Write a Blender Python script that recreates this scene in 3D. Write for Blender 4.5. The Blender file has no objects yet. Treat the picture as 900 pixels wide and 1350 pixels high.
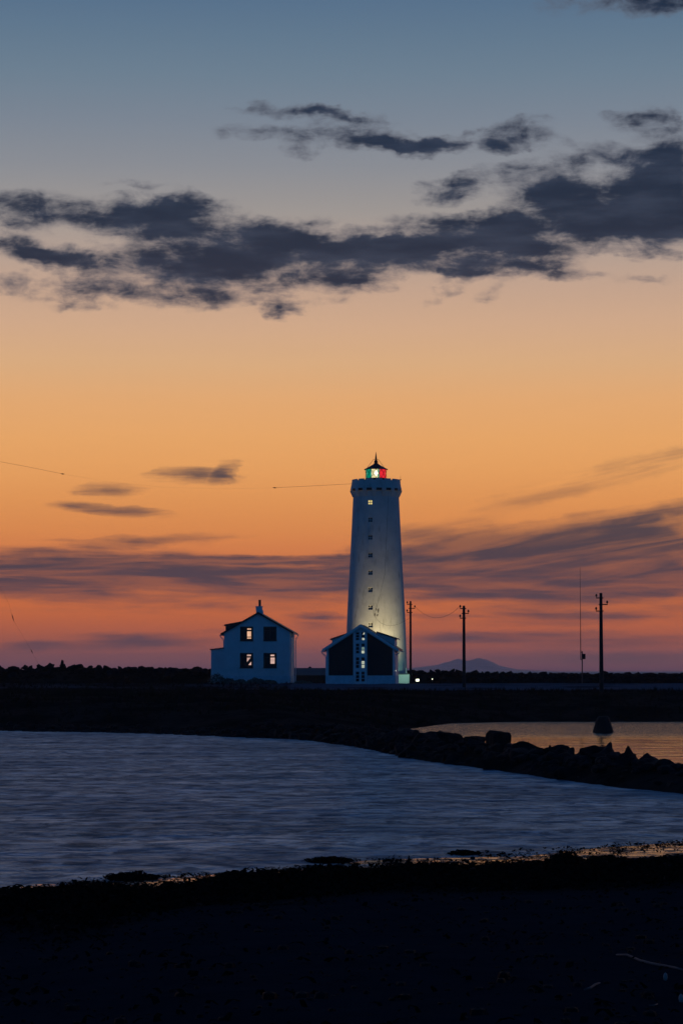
import bpy, bmesh, math, random
from mathutils import Vector, Matrix, noise
from mathutils.geometry import tessellate_polygon
random.seed(7)
R = math.radians
S = bpy.context.scene
C = S.collection

# ------------------------------------------------------------------ camera
EYE = 4.0                       # metres above the water
F = 85/36*1350                  # focal length in photo pixels
PITCH = math.atan(209/F)
cp, sp = math.cos(PITCH), math.sin(PITCH)

def ray(x, y):
    a, b = (x-450)/F, (675-y)/F
    return Vector((a, cp - b*sp, sp + b*cp))

def P(x, y, Y):                 # world point at depth Y seen in direction x, y
    d = ray(x, y)
    return Vector((0, 0, EYE)) + d*(Y/d.y)

def azel(x, y):                 # sky direction in degrees
    d = ray(x, y).normalized()
    return math.degrees(math.atan2(d.x, d.y)), math.degrees(math.asin(d.z))

cam = bpy.data.objects.new('camera', bpy.data.cameras.new('camera'))
C.objects.link(cam)
cam.location = (0, 0, EYE)
cam.rotation_euler = (R(90)+PITCH, 0, 0)
cam.data.sensor_fit = 'VERTICAL'
cam.data.sensor_height = 36
cam.data.lens = 85
cam.data.clip_start = 0.1
cam.data.clip_end = 60000
S.camera = cam
S.view_settings.view_transform = 'Standard'
S.view_settings.look = 'None'
S.view_settings.exposure = 0
S.view_settings.gamma = 1
S.cycles.use_denoising = True
S.cycles.max_bounces = 6
S.cycles.volume_bounces = 1
S.cycles.sample_clamp_indirect = 4

def lin(c):
    return tuple(((v/255)/12.92 if v/255 <= .04045 else ((v/255+.055)/1.055)**2.4) for v in c)

# ------------------------------------------------------------------ node helper
class NT:
    def __init__(s, tree):
        s.t = tree; s.n = tree.nodes; s.l = tree.links
    def set(s, sock, v):
        if isinstance(v, bpy.types.NodeSocket): s.l.new(v, sock)
        elif v is not None:
            if hasattr(sock.default_value, '__len__') and not hasattr(v, '__len__'): v = (v,)*len(sock.default_value)
            if hasattr(sock.default_value, '__len__') and len(sock.default_value) == 4 and len(v) == 3: v = (*v, 1)
            sock.default_value = v
    def node(s, typ, **kw):
        n = s.n.new(typ)
        for k, v in kw.items(): setattr(n, k, v)
        return n
    def m(s, op, a, b=None, c=None, clamp=False):
        n = s.node('ShaderNodeMath', operation=op); n.use_clamp = clamp
        s.set(n.inputs[0], a)
        if b is not None: s.set(n.inputs[1], b)
        if c is not None: s.set(n.inputs[2], c)
        return n.outputs[0]
    def mapr(s, v, a, b, c=0., d=1., smooth=True):
        n = s.node('ShaderNodeMapRange'); n.interpolation_type = 'SMOOTHSTEP' if smooth else 'LINEAR'
        s.set(n.inputs[0], v)
        for i, q in zip((1, 2, 3, 4), (a, b, c, d)): s.set(n.inputs[i], q)
        return n.outputs[0]
    def mix(s, f, a, b, mode='MIX'):
        n = s.node('ShaderNodeMix', data_type='RGBA', blend_type=mode)
        s.set(n.inputs[0], f); s.set(n.inputs[6], a); s.set(n.inputs[7], b)
        return n.outputs[2]
    def noise(s, vec, scale, detail=4, rough=.5, dist=0., out=0, lac=2.):
        n = s.node('ShaderNodeTexNoise')
        s.set(n.inputs['Vector'], vec); s.set(n.inputs['Scale'], scale)
        s.set(n.inputs['Detail'], detail); s.set(n.inputs['Roughness'], rough)
        s.set(n.inputs['Distortion'], dist); s.set(n.inputs['Lacunarity'], lac)
        return n.outputs[out]
    def mapping(s, vec, loc=(0,0,0), rot=(0,0,0), scale=(1,1,1), typ='POINT'):
        n = s.node('ShaderNodeMapping', vector_type=typ)
        s.set(n.inputs[0], vec)
        n.inputs[1].default_value = loc; n.inputs[2].default_value = rot; n.inputs[3].default_value = scale
        return n.outputs[0]
    def vm(s, op, a, b=None):
        n = s.node('ShaderNodeVectorMath', operation=op)
        s.set(n.inputs[0], a)
        if b is not None: s.set(n.inputs[1] if op != 'SCALE' else n.inputs[3], b)
        return n.outputs[0]
    def ramp(s, fac, stops, interp='LINEAR'):
        n = s.node('ShaderNodeValToRGB'); cr = n.color_ramp; cr.interpolation = interp
        while len(cr.elements) < len(stops): cr.elements.new(1)
        for e, (p, c) in zip(cr.elements, stops):
            e.position = p; e.color = (*c, 1)
        s.set(n.inputs[0], fac)
        return n.outputs[0]

# ------------------------------------------------------------------ world: the dusk sky
W = bpy.data.worlds.new('World'); S.world = W; W.use_nodes = True
W.node_tree.nodes.clear()
w = NT(W.node_tree)
tc = w.node('ShaderNodeTexCoord')
sx = w.node('ShaderNodeSeparateXYZ'); w.l.new(tc.outputs['Generated'], sx.inputs[0])
X, Y, Z = sx.outputs
DEG = 57.29578
AZ = w.m('MULTIPLY', w.m('ARCTAN2', X, Y), DEG)
EL = w.m('MULTIPLY', w.m('ARCSINE', Z), DEG)
cb = w.node('ShaderNodeCombineXYZ'); w.l.new(AZ, cb.inputs[0]); w.l.new(EL, cb.inputs[1])
UV = cb.outputs[0]
def elpx(y): return azel(450, y)[1]
front = [(882,(132,80,86)),(868,(148,84,82)),(850,(172,92,70)),(825,(196,101,61)),(800,(210,110,58)),(770,(215,117,63)),
         (735,(216,124,72)),(700,(224,140,78)),(660,(230,152,86)),(620,(235,163,96)),(580,(236,169,104)),(530,(232,172,115)),
         (480,(222,175,130)),(430,(213,172,140)),(380,(199,166,144)),(330,(180,160,148)),(280,(160,153,149)),
         (220,(140,143,150)),(160,(124,135,149)),(100,(109,129,147)),(50,(98,122,144)),(0,(87,114,141))]
stops = [(0, lin((112,66,84)))]
for y, c in front: stops.append((max(0.001, elpx(y)/50), lin(c)))
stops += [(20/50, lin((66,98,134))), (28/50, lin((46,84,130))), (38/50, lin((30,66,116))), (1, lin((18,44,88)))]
fr = w.ramp(w.m('DIVIDE', EL, 50), stops)
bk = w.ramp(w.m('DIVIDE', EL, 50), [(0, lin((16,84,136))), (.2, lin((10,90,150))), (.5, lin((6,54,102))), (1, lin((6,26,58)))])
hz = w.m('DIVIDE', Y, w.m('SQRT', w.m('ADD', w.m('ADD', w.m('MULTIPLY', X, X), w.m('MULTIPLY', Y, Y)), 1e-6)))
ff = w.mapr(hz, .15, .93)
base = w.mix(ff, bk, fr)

def ell_env(items):
    acc = None
    for it in items:
        x, y, rx, ry, rot, wt = it
        u, v = azel(x, y)
        vec = w.mapping(UV, (u, v, 0), (0, 0, R(-rot)), (rx/55.6, ry/55.6, 1), 'TEXTURE')
        g = w.node('ShaderNodeTexGradient', gradient_type='SPHERICAL'); w.l.new(vec, g.inputs[0])
        # soft bump: 1-(1-g)^2 keeps the middle full
        q = w.m('MULTIPLY', g.outputs[1], wt)
        acc = q if acc is None else w.m('ADD', acc, q)
    return acc
# rot: positive = falls to the right
cloudsA = [(700,330,110,26,0,.6),(750,300,120,30,0,.5),(865,240,90,50,0,.7),(860,285,90,30,0,.6),(440,150,110,14,5,.4),(480,178,160,20,4,.35),(600,188,180,14,0,.35),(120,345,180,30,6,.45),(90,385,150,24,0,.35),(600,255,80,22,-6,.35),(300,395,200,22,0,.3),(870,8,120,22,0,.4),(660,352,110,16,0,.4),(850,165,80,22,8,.3),(30,278,120,36,0,.95),(195,282,130,36,-4,1.1),(235,268,60,26,-10,.5),(55,330,110,24,6,.95),(10,372,60,20,0,.8),(110,378,70,26,0,.45),
 (270,315,180,52,6,.9),(240,365,160,50,4,.9),(400,345,170,54,0,.9),(360,310,90,24,6,.6),(465,372,80,32,-8,.5),(560,312,170,34,-6,1.0),(580,336,190,28,0,.9),
 (655,300,80,34,0,.75),(690,312,60,32,0,.7),(590,247,70,26,-8,.75),(640,228,60,20,-4,.45),(720,246,90,46,0,1.2),(770,268,90,40,4,.8),
 (785,200,75,20,0,.75),(868,236,84,66,0,1.5),(830,300,130,40,6,1.1),(890,300,90,30,0,.8),(870,335,60,16,0,.6),
 (405,146,90,16,4,.75),(470,155,50,14,8,.35),(340,172,90,16,4,.5),(390,196,34,14,0,.6),(490,184,130,22,5,.85),(540,192,70,16,6,.45),(685,176,70,28,-2,.85),(610,188,120,16,0,.4),
 (848,150,50,18,0,.6),(880,172,50,20,20,.45),(840,2,190,28,0,.62),(375,407,36,12,4,.8),(400,290,80,16,-6,.55),(320,150,70,10,0,.35),(110,410,60,10,0,.35),
 (600,358,150,20,0,.45),(720,352,70,14,0,.5),(655,385,40,14,-20,.45),(590,385,60,14,-30,.35),(850,372,60,12,0,.3),(180,242,70,8,0,.35),(755,365,80,10,0,.35)]
# thinner bands low in the sky
cloudsB = [(700,770,420,60,0,.22),(200,800,300,20,0,.3),(258,628,76,15,2,.95),(300,622,26,18,-40,.7),(150,647,60,14,0,.65),(150,673,110,11,5,.62),(90,668,60,10,0,.4),(172,714,60,11,0,.7),(255,711,90,11,-3,.55),
 (120,720,50,9,10,.4),(60,748,240,40,-3,.9),(190,765,350,38,3,1.),(330,755,240,30,4,.6),(30,775,160,30,0,.5),(420,760,160,34,0,.5),(380,776,160,16,0,.5),
 (400,738,250,8,0,.95),(140,850,190,10,-1,.85),(190,842,130,10,2,.8),(45,855,60,10,-6,.6),(20,853,50,8,0,.4),(415,815,56,10,0,.7),(412,826,50,8,0,.6),(260,832,90,6,0,.3),
 (600,745,190,50,0,1.05),(720,748,280,58,-2,1.05),(860,745,140,50,-4,.5),(700,708,240,26,-9,.6),(830,690,190,28,-9,.7),(880,672,90,12,-14,.5),(800,720,200,28,-6,.55),(880,712,90,22,0,.6),(790,775,240,34,4,.75),(880,765,110,24,0,.5),
 (560,700,120,16,-4,.35),(640,788,120,14,3,.4),(740,645,340,26,-15,.3),(850,618,170,22,-14,.22),
 (610,843,130,11,-2,.65),(700,836,200,12,0,.45),(820,812,200,14,-2,.6),(830,846,200,16,0,.75),(750,868,200,12,0,.55),(640,822,160,7,0,.4),(860,868,160,12,0,.6),(700,806,140,9,3,.5),(590,812,90,7,3,.35)]
warp = w.vm('SUBTRACT', w.noise(w.mapping(UV, scale=(1,1.6,1)), .9, 4, .6, out=1), (.5,.5,.5))
UVs = UV
UV = w.vm('ADD', UVs, w.vm('MULTIPLY', warp, (1.5,.75,0)))
envA = ell_env(cloudsA)
nA = w.noise(w.mapping(UVs, scale=(1,1.9,1)), 1.15, 8, .64, .3)
nA2 = w.noise(w.mapping(UVs, (3,7,0), (0,0,.12), (.35,1.6,1)), 1.1, 5, .6)
dA = w.m('ADD', w.m('MULTIPLY', envA, 1.6), w.m('ADD', w.m('MULTIPLY', w.m('SUBTRACT', nA, .5), 2.6), w.m('MULTIPLY', w.m('SUBTRACT', nA2, .5), 2.2)))
dA = w.m('MULTIPLY', dA, w.mapr(envA, .02, .22))
covA = w.m('MAXIMUM', w.mapr(dA, -.05, 1.5), w.m('MULTIPLY', w.mapr(envA, .08, 1.0), w.mapr(nA2, .38, .62, .12, .62)))
UV = w.vm('ADD', UVs, w.vm('MULTIPLY', warp, (1.5,.22,0)))
envB = ell_env(cloudsB)
def streak(ang, sx_, sy_, sc, det, seed, dist=.4):
    return w.noise(w.mapping(UVs, (seed*7.3, seed*3.1, 0), (0,0,R(ang)), (1/sx_, 1/sy_, 1), 'TEXTURE'), sc, det, .6, dist)
fan = w.m('MULTIPLY', w.mapr(AZ, -.5, 3.), w.mapr(EL, 1.4, 3.))
def fanmix(a, b):
    n = w.node('ShaderNodeMix', data_type='FLOAT'); w.set(n.inputs[0], fan); w.set(n.inputs[2], a); w.set(n.inputs[3], b); return n.outputs[0]
nB = fanmix(streak(0, .22, 1.9, 1.5, 6, 1), streak(9, .2, 1.5, 1.1, 4, 2))
nB2 = fanmix(streak(-1, .12, 1.5, 2.6, 4, 3), streak(10, .12, 1.1, 1.8, 3, 4))
dB = w.m('ADD', w.m('MULTIPLY', envB, 1.25), w.m('ADD', w.m('MULTIPLY', w.m('SUBTRACT', nB, .5), 1.4), w.m('MULTIPLY', w.m('SUBTRACT', nB2, .5), 1.6)))
dB = w.m('MULTIPLY', dB, w.mapr(envB, .02, .2))
nB3 = fanmix(streak(0, .16, 2.2, 1.7, 6, 5, .5), streak(9, .16, 1.8, 1.4, 6, 6, .5))
covB = w.m('MULTIPLY', w.mapr(dB, -.15, 1.35), w.mapr(nB3, .34, .6, .66, 1.))
# generic clouds over the rest of the sky, outside the part the photograph shows
nG = w.noise(w.mapping(tc.outputs['Generated'], (5,2,1), scale=(1,1,3)), 2.2, 6, .6, .3)
away = w.mapr(w.m('ADD', w.m('DIVIDE', w.m('ABSOLUTE', AZ), 12.), w.m('DIVIDE', w.m('MAXIMUM', EL, 0), 20.)), 1.3, 2.2)
covG = w.m('MULTIPLY', w.mapr(nG, .5, .68), away)
colA = w.mix(w.mapr(nA2, .3, .62), lin((44,55,76)), lin((19,35,58)))
colA = w.mix(w.mapr(dA, .35, 1.7), lin((92,94,106)), colA)
colB = w.ramp(w.m('DIVIDE', EL, 8), [(0, lin((108,72,80))), (.16, lin((84,66,76))), (.28, lin((68,61,75))), (.38, lin((66,60,72))), (.7, lin((84,72,76))), (1, lin((100,84,80)))])
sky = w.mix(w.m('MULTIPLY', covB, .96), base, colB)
sky = w.mix(w.m('MULTIPLY', covA, .96), sky, colA)
sky = w.mix(w.m('MULTIPLY', covG, .6), sky, w.mix(ff, lin((24,46,76)), lin((44,54,78))))
below = w.mapr(EL, -3, -.2)
sky = w.mix(below, lin((14,18,30)), sky)
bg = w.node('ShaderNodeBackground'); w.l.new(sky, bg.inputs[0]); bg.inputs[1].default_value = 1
# the physical sky of a sun already at the horizon adds its twilight on top
st = w.node('ShaderNodeTexSky', sky_type='NISHITA'); st.sun_disc = False
st.sun_elevation = R(-3.0); st.sun_rotation = R(-4); st.altitude = 0
bg2 = w.node('ShaderNodeBackground'); w.l.new(st.outputs[0], bg2.inputs[0]); bg2.inputs[1].default_value = .01
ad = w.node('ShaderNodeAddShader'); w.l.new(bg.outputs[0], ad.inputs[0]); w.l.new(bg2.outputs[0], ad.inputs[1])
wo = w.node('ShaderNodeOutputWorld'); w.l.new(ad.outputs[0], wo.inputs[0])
W.cycles.sampling_method = 'MANUAL'; W.cycles.sample_map_resolution = 512
#==SPLIT==
# ------------------------------------------------------------------ materials
def mat(name, col, rough=.8, metal=0., spec=.5, var=.25, nscale=3., bump=.0, bscale=20., emit=None, estr=0., vec='Object', stretch=(1,1,1), stain=None):
    m = bpy.data.materials.new(name); m.use_nodes = True
    t = NT(m.node_tree); bs = t.n['Principled BSDF']
    bs.inputs['Roughness'].default_value = rough
    bs.inputs['Metallic'].default_value = metal
    bs.inputs['Specular IOR Level'].default_value = spec
    c = t.node('ShaderNodeTexCoord'); v = t.mapping(c.outputs[vec], scale=stretch)
    n = t.noise(v, nscale, 5, .6)
    dark = tuple(x*(1-var) for x in col); lite = tuple(min(1, x*(1+var)) for x in col)
    out = t.mix(t.mapr(n, .3, .7), dark, lite)
    if stain:
        s1 = t.noise(t.mapping(c.outputs[vec], scale=stain[1]), stain[2], 6, .65)
        out = t.mix(t.m('MULTIPLY', t.mapr(s1, .52, .72), stain[3]), out, stain[0])
    t.l.new(out, bs.inputs['Base Color'])
    t.l.new(t.mapr(n, .2, .8, max(.02, rough-.12), min(1, rough+.1)), bs.inputs['Roughness'])
    if bump:
        b = t.node('ShaderNodeBump'); b.inputs['Strength'].default_value = 1; b.inputs['Distance'].default_value = bump
        t.l.new(t.noise(v, bscale, 6, .6), b.inputs['Height']); t.l.new(b.outputs[0], bs.inputs['Normal'])
    if emit:
        if estr > 0:
            e = t.mix(t.mapr(t.noise(v, nscale*2, 3, .5), .3, .7), tuple(x*.6 for x in emit), emit)
            t.l.new(e, bs.inputs['Emission Color']); bs.inputs['Emission Strength'].default_value = estr
    return m

M = {}
M['tower'] = mat('painted_concrete', (.64,.64,.62), .75, var=.08, nscale=.8, bump=.02, bscale=5, stain=((.30,.30,.28), (1.6,1.6,.45), 1.3, .6))
M['render'] = mat('white_render', (.72,.76,.8), .8, var=.06, nscale=1.2, bump=.006, bscale=14, stain=((.5,.5,.48), (1,1,.4), 1.3, .25))
M['white'] = mat('white_paint', (.78,.8,.83), .5, var=.06)
M['plinth'] = mat('plinth_paint', (.6,.7,.78), .8, var=.1, nscale=2, bump=.006)
M['clad'] = mat('black_cladding', (.018,.018,.02), .6, var=.3, nscale=2, bump=.01, bscale=5, stretch=(4,4,.3))
M['roof'] = mat('dark_sheet_roof', (.05,.045,.05), .5, var=.25, nscale=1.5, bump=.01, bscale=8, stretch=(1,3,1))
M['frame'] = mat('dark_window_frame', (.02,.02,.023), .5, var=.2)
M['glass'] = mat('dark_pane', (.012,.012,.015), .12, var=.2, spec=.35)
M['warm'] = mat('lit_pane', (.6,.45,.35), .4, emit=(1,.56,.33), estr=.9, nscale=1)
M['pink'] = mat('lit_pane_pale', (.6,.5,.45), .4, emit=(1,.62,.5), estr=.8, nscale=1)
M['cool'] = mat('lit_pane_cool', (.6,.6,.5), .4, emit=(.95,1,.72), estr=.62, nscale=1.5)
M['dim'] = mat('dim_lit_pane', (.3,.4,.35), .4, emit=(.62,.9,.72), estr=.22, nscale=1.5)
M['yellow'] = mat('lit_pane_yellow', (.6,.5,.3), .4, emit=(1,.78,.28), estr=1.0, nscale=1.5)
M['lantern_metal'] = mat('red_brown_lantern', (.07,.02,.022), .5, var=.3, nscale=4)
M['green_glass'] = mat('green_lantern_glass', (.02,.3,.2), .2, emit=(.0,.5,.28), estr=.55, nscale=2)
M['red_glass'] = mat('red_lantern_glass', (.4,.02,.02), .2, emit=(1,.02,.03), estr=.95, nscale=2)
M['clear_glass'] = mat('clear_lantern_glass', (.7,.7,.5), .2, emit=(1,.85,.4), estr=1.0, nscale=2)
M['lamp'] = mat('lantern_lamp', (1,1,.9), .2, emit=(1,.93,.6), estr=2)
M['flood'] = mat('floodlight_glow', (1,1,.9), .2, emit=(1,1,.72), estr=3.0)
M['wood'] = mat('tarred_pole', (.022,.014,.012), .75, var=.35, nscale=4, bump=.01, bscale=10, stretch=(4,4,.4))
M['metal'] = mat('weathered_metal', (.05,.045,.05), .5, metal=.3, var=.3)
M['ceramic'] = mat('dark_ceramic', (.06,.03,.025), .3, var=.2)
M['rock'] = mat('basalt', (.020,.021,.024), .9, spec=.02, var=.45, nscale=2.2, bump=.05, bscale=5, stain=((.035,.037,.036), (1,1,1), 3, .5))
M['rockwet'] = mat('wet_basalt', (.012,.014,.018), .75, spec=.06, var=.5, nscale=2.2, bump=.05, bscale=5)
M['concrete'] = mat('old_concrete', (.006,.007,.009), .85, var=.3, nscale=3, bump=.02, bscale=9)
M['weed'] = mat('seaweed', (.012,.011,.009), .7, var=.5, nscale=8, spec=.0)
M['grass'] = mat('coarse_grass', (.017,.019,.014), .9, spec=.0, var=.5, nscale=.3, vec='Generated')
M['grass'].node_tree.nodes['Mapping'].inputs[3].default_value = (40,40,1)
M['shrub'] = mat('pale_shrub', (.16,.17,.14), .8, var=.4, nscale=3)
M['stick'] = mat('driftwood', (.08,.08,.09), .8, var=.3, nscale=6, bump=.005, bscale=20)
M['shell'] = mat('pale_shell', (.3,.3,.3), .6, var=.3, nscale=6)

# ------------------------------------------------------------------ mesh builder
class MB:
    def __init__(s): s.v = []; s.f = []; s.smooth = False
    def poly(s, pts):
        b = len(s.v); s.v += [tuple(p) for p in pts]; s.f.append(tuple(range(b, b+len(pts)))); return s
    def box(s, x0, x1, y0, y1, z0, z1):
        b = len(s.v)
        s.v += [(x, y, z) for z in (z0, z1) for y in (y0, y1) for x in (x0, x1)]
        s.f += [tuple(b+i for i in q) for q in ((0,2,3,1),(4,5,7,6),(0,1,5,4),(2,6,7,3),(0,4,6,2),(1,3,7,5))]
        return s
    def prism(s, pts, off):     # closed polygon (3D) extruded along off
        off = Vector(off); b = len(s.v); n = len(pts)
        s.v += [tuple(p) for p in pts] + [tuple(Vector(p)+off) for p in pts]
        s.f.append(tuple(range(b, b+n))); s.f.append(tuple(range(b+2*n-1, b+n-1, -1)))
        for i in range(n):
            j = (i+1) % n
            s.f.append((b+i, b+n+i, b+n+j, b+j))
        return s
    def tube(s, pts, r, n=8, cap=True):
        pts = [Vector(p) for p in pts]; rs = r if hasattr(r, '__len__') else [r]*len(pts)
        b = len(s.v)
        for i, p in enumerate(pts):
            d = (pts[min(i+1, len(pts)-1)] - pts[max(i-1, 0)]).normalized()
            u = d.cross(Vector((0,0,1)) if abs(d.z) < .9 else Vector((1,0,0))).normalized(); w_ = d.cross(u)
            for k in range(n):
                a = 2*math.pi*k/n
                s.v.append(tuple(p + (u*math.cos(a) + w_*math.sin(a))*rs[i]))
        for i in range(len(pts)-1):
            for k in range(n):
                k2 = (k+1) % n
                s.f.append((b+i*n+k, b+i*n+k2, b+(i+1)*n+k2, b+(i+1)*n+k))
        if cap:
            s.f.append(tuple(range(b+n-1, b-1, -1))); e = b+(len(pts)-1)*n; s.f.append(tuple(range(e, e+n)))
        return s
    def lathe(s, prof, n=48, cx=0, cy=0, cap=False):
        b = len(s.v)
        for r, z in prof:
            for k in range(n):
                a = 2*math.pi*k/n
                s.v.append((cx+r*math.cos(a), cy+r*math.sin(a), z))
        for i in range(len(prof)-1):
            for k in range(n):
                k2 = (k+1) % n
                s.f.append((b+i*n+k, b+i*n+k2, b+(i+1)*n+k2, b+(i+1)*n+k))
        if cap:
            s.f.append(tuple(range(b+n-1, b-1, -1))); e = b+(len(prof)-1)*n; s.f.append(tuple(range(e, e+n)))
        return s
    def build(s, name, m, parent=None, loc=None, smooth=False, weld=False):
        me = bpy.data.meshes.new(name); me.from_pydata(s.v, [], s.f); me.update()
        bm = bmesh.new(); bm.from_mesh(me)
        if weld: bmesh.ops.remove_doubles(bm, verts=bm.verts, dist=1e-4)
        bmesh.ops.recalc_face_normals(bm, faces=bm.faces); bm.to_mesh(me); bm.free()
        me.materials.append(m)
        if smooth: me.shade_smooth()
        o = bpy.data.objects.new(name, me); C.objects.link(o)
        if parent: o.parent = parent
        if loc is not None: o.location = loc
        return o

def thing(name, label, cat, loc=(0,0,0), rz=0, group=None):
    o = bpy.data.objects.new(name, None); C.objects.link(o); o.location = loc; o.rotation_euler = (0,0,rz)
    o.empty_display_size = .3
    return tag(o, label, cat, group)
def tag(o, label, cat, group=None):
    o['label'] = label; o['category'] = cat
    if group: o['group'] = group
    return o
def struct(o, kind='structure'):
    o['kind'] = kind; return o

# ------------------------------------------------------------------ the lie of the land
def sstep(a, b, x):
    t = min(1, max(0, (x-a)/(b-a))); return t*t*(3-2*t)
SH = [(-60,33),(-6.4,45.2),(-4.2,46.4),(-2.95,47.4),(.8,51.5),(5.2,54.6),(8,57),(20,60),(60,66)]
def interp(tab, x):
    if x <= tab[0][0]: return tab[0][1]
    for (a, b), (c, d) in zip(tab, tab[1:]):
        if x <= c: return b + (d-b)*(x-a)/(c-a)
    return tab[-1][1]
BW = [(-6,149),(-.9,142.4),(2.4,128.5),(5.6,107.6),(8.05,97.5),(11,84.4),(15,73.5),(24,64),(44,56)]
LAND = [(-900,230),(-60,176),(-23,162.5),(-14,157),(-9.6,152.5),(-5,146),(-1.2,141),(.2,143),(2.4,152),(5.2,166),(8.5,182),(14,187),(26,187),(60,189),(200,200),(900,240),
        (900,420),(200,300),(60,284),(0,282),(-60,284),(-200,300),(-900,420)]
def segd(px, py, a, b):
    dx, dy = b[0]-a[0], b[1]-a[1]
    t = max(0, min(1, ((px-a[0])*dx+(py-a[1])*dy)/(dx*dx+dy*dy)))
    return math.hypot(px-a[0]-t*dx, py-a[1]-t*dy)
def pathd(px, py, path): return min(segd(px, py, a, b) for a, b in zip(path, path[1:]))
def inside(px, py, poly):
    c = False
    for (x1, y1), (x2, y2) in zip(poly, poly[1:]+poly[:1]):
        if (y1 > py) != (y2 > py) and px < (x2-x1)*(py-y1)/(y2-y1)+x1: c = not c
    return c
def N(x, y, s=1., z=0.): return noise.noise(Vector((x*s, y*s, z)))
def fb(x, y, s, o=4, z=0.): return noise.fractal(Vector((x*s, y*s, z)), 1., 2., o)

def ground(x, y):
    """height, wet, road, wrack"""
    wet = road = wr = 0.
    if y < 62:
        ys = interp(SH, x) + .9*N(x, 0, .35, 3.1) + .25*N(x, 0, 1.3, 5)
        d = ys - y
        wf = .5 + 3.3*sstep(-2.6, 4, x) + 2.0*math.exp(-((x+3.3)/.8)**2) + .7*N(x, y, .45, 9) + .4*N(x, y, 1.6, 2)
        if d < 0: return max(-1.5, d*.07), 1, 0, 0
        dd = d - wf
        flat = min(d, wf)
        z = .011*flat + .035*N(x, y, .9, 2)*sstep(0, 1, d) + .012*fb(x, y, 4, 3)
        wet = 1 - sstep(-.3, .8, dd)
        if dd > 0:
            z += .052*dd if dd < 34 else .052*34 + .012*(min(dd, 80)-34)
            w0_ = 2.4*sstep(3.4, 7, x); wr = sstep(-.2+w0_, 1.2+w0_, dd)*(1-sstep(9, 17, dd + 5*N(x, y, .15, 4)))
            z += wr*(.03 + .07*fb(x, y, .8, 4, 1) + .03*fb(x, y, 4., 3, 7))
            z += .035*fb(x, y, .5, 5, 5)*sstep(3, 12, dd) + .012*fb(x, y, 3.5, 4, 8)*sstep(3, 12, dd)
        return z, wet, 0, wr
    z = -1.5
    if y < 175 and -12 < x < 60:
        q = pathd(x, y, BW)
        z = max(z, .55 - .28*q*q*.6)
    if y > 135:
        sd = min(segd(x, y, a, b) for a, b in zip(LAND, LAND[1:]+LAND[:1]))
        if inside(x, y, LAND):
            front = sd
            h = 2.15*(1-math.exp(-front/8.5)) + .55*sstep(205, 244, y)
            h += (.16*fb(x, y, .12, 4, 2) + .07*fb(x, y, .6, 4, 6))*sstep(0, 12, front)*(1-.75*sstep(212, 222, y))
            h += .05*fb(x, y, .9, 3, 4)
            if y > 215: h = min(h, 2.9)
            # core of the sea wall
            w_ = max(0, 1-abs(y-268)/3.4)
            top = 4.02 + .22*N(x, 0, 1.1, 3) if x < -12 else (3.8 if x < 8 else 3.45 + .12*N(x, 0, 1.1, 3) + .25*(1-sstep(8, 20, x)))
            h += max(0, top-h)*sstep(0, .7, w_)
            z = max(z, h)
            bx = sstep(-40, -30, x)
            road = sstep(216, 221, y + 1.5*N(x, y, .1, 8))*(1-sstep(256, 262, y))*(1 - .55*sstep(.1, .5, fb(x, y, .15, 3, 12)))
            if x < -5: road *= .45 + .3*N(x, y, .2)
            if x < -11: road *= sstep(-.2, .3, N(x, y, .13, 3))*.8+.2
            wet = 1 - sstep(0, 1.2, sd)
        else:
            z = max(z, -sd*.1)
            wet = 1
    return z, wet, road, 0

def lines(*segs):
    out = []
    for a, b, st in segs:
        n = max(1, round((b-a)/st)); out += [a+(b-a)*i/n for i in range(n)]
    out.append(segs[-1][1]); return out
def geo(a, b, n): return [a*(b/a)**(i/n) for i in range(1, n+1)]
gx = lines((-60,-30,3),(-30,-12,.8),(-12,14,.28),(14,34,.8),(34,60,3))
far = geo(60, 3500, 12); gx = [-v for v in reversed(far)] + gx + far
gy = lines((-90,0,6),(0,12,1),(12,20,.14),(20,58,.2),(58,70,1),(70,190,1.1),(190,290,.9)) + geo(290, 12400, 16)
def sheet(name, xs, ys, fn, m, names):
    v = []; cols = [[] for _ in names]
    for y in ys:
        for x in xs:
            r = fn(x, y); v.append((x, y, r[0]))
            for c, q in zip(cols, r[1:]): c.append(q)
    nx = len(xs)
    f = [(j*nx+i, j*nx+i+1, (j+1)*nx+i+1, (j+1)*nx+i) for j in range(len(ys)-1) for i in range(nx-1)]
    me = bpy.data.meshes.new(name); me.from_pydata(v, [], f); me.update()
    for nm, c in zip(names, cols):
        at = me.attributes.new(nm, 'FLOAT', 'POINT'); at.data.foreach_set('value', c)
    me.materials.append(m); me.shade_smooth()
    o = bpy.data.objects.new(name, me); C.objects.link(o); return o

gm = bpy.data.materials.new('shore_ground'); gm.use_nodes = True
t = NT(gm.node_tree); bs = t.n['Principled BSDF']
def attr(t, n):
    a = t.node('ShaderNodeAttribute', attribute_name=n); return a.outputs['Fac']
co = t.node('ShaderNodeTexCoord').outputs['Object']
wet, road, wrk = attr(t, 'wet'), attr(t, 'road'), attr(t, 'wrack')
n1 = t.noise(co, 1.3, 7, .65); n2 = t.noise(co, 14, 5, .7); n3 = t.noise(co, .25, 4, .5)
sand = t.mix(n1, (.011,.017,.027), (.032,.042,.058))
sand = t.mix(t.mapr(n2, .6, .8), sand, (.016,.024,.036))
geom = t.node('ShaderNodeNewGeometry'); sp_ = t.node('ShaderNodeSeparateXYZ'); t.l.new(geom.outputs['Position'], sp_.inputs[0])
isl = t.mapr(sp_.outputs[1], 60, 70)
grassc = t.mix(t.mapr(n3, .35, .65), (.012,.014,.015), (.040,.036,.034))
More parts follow.
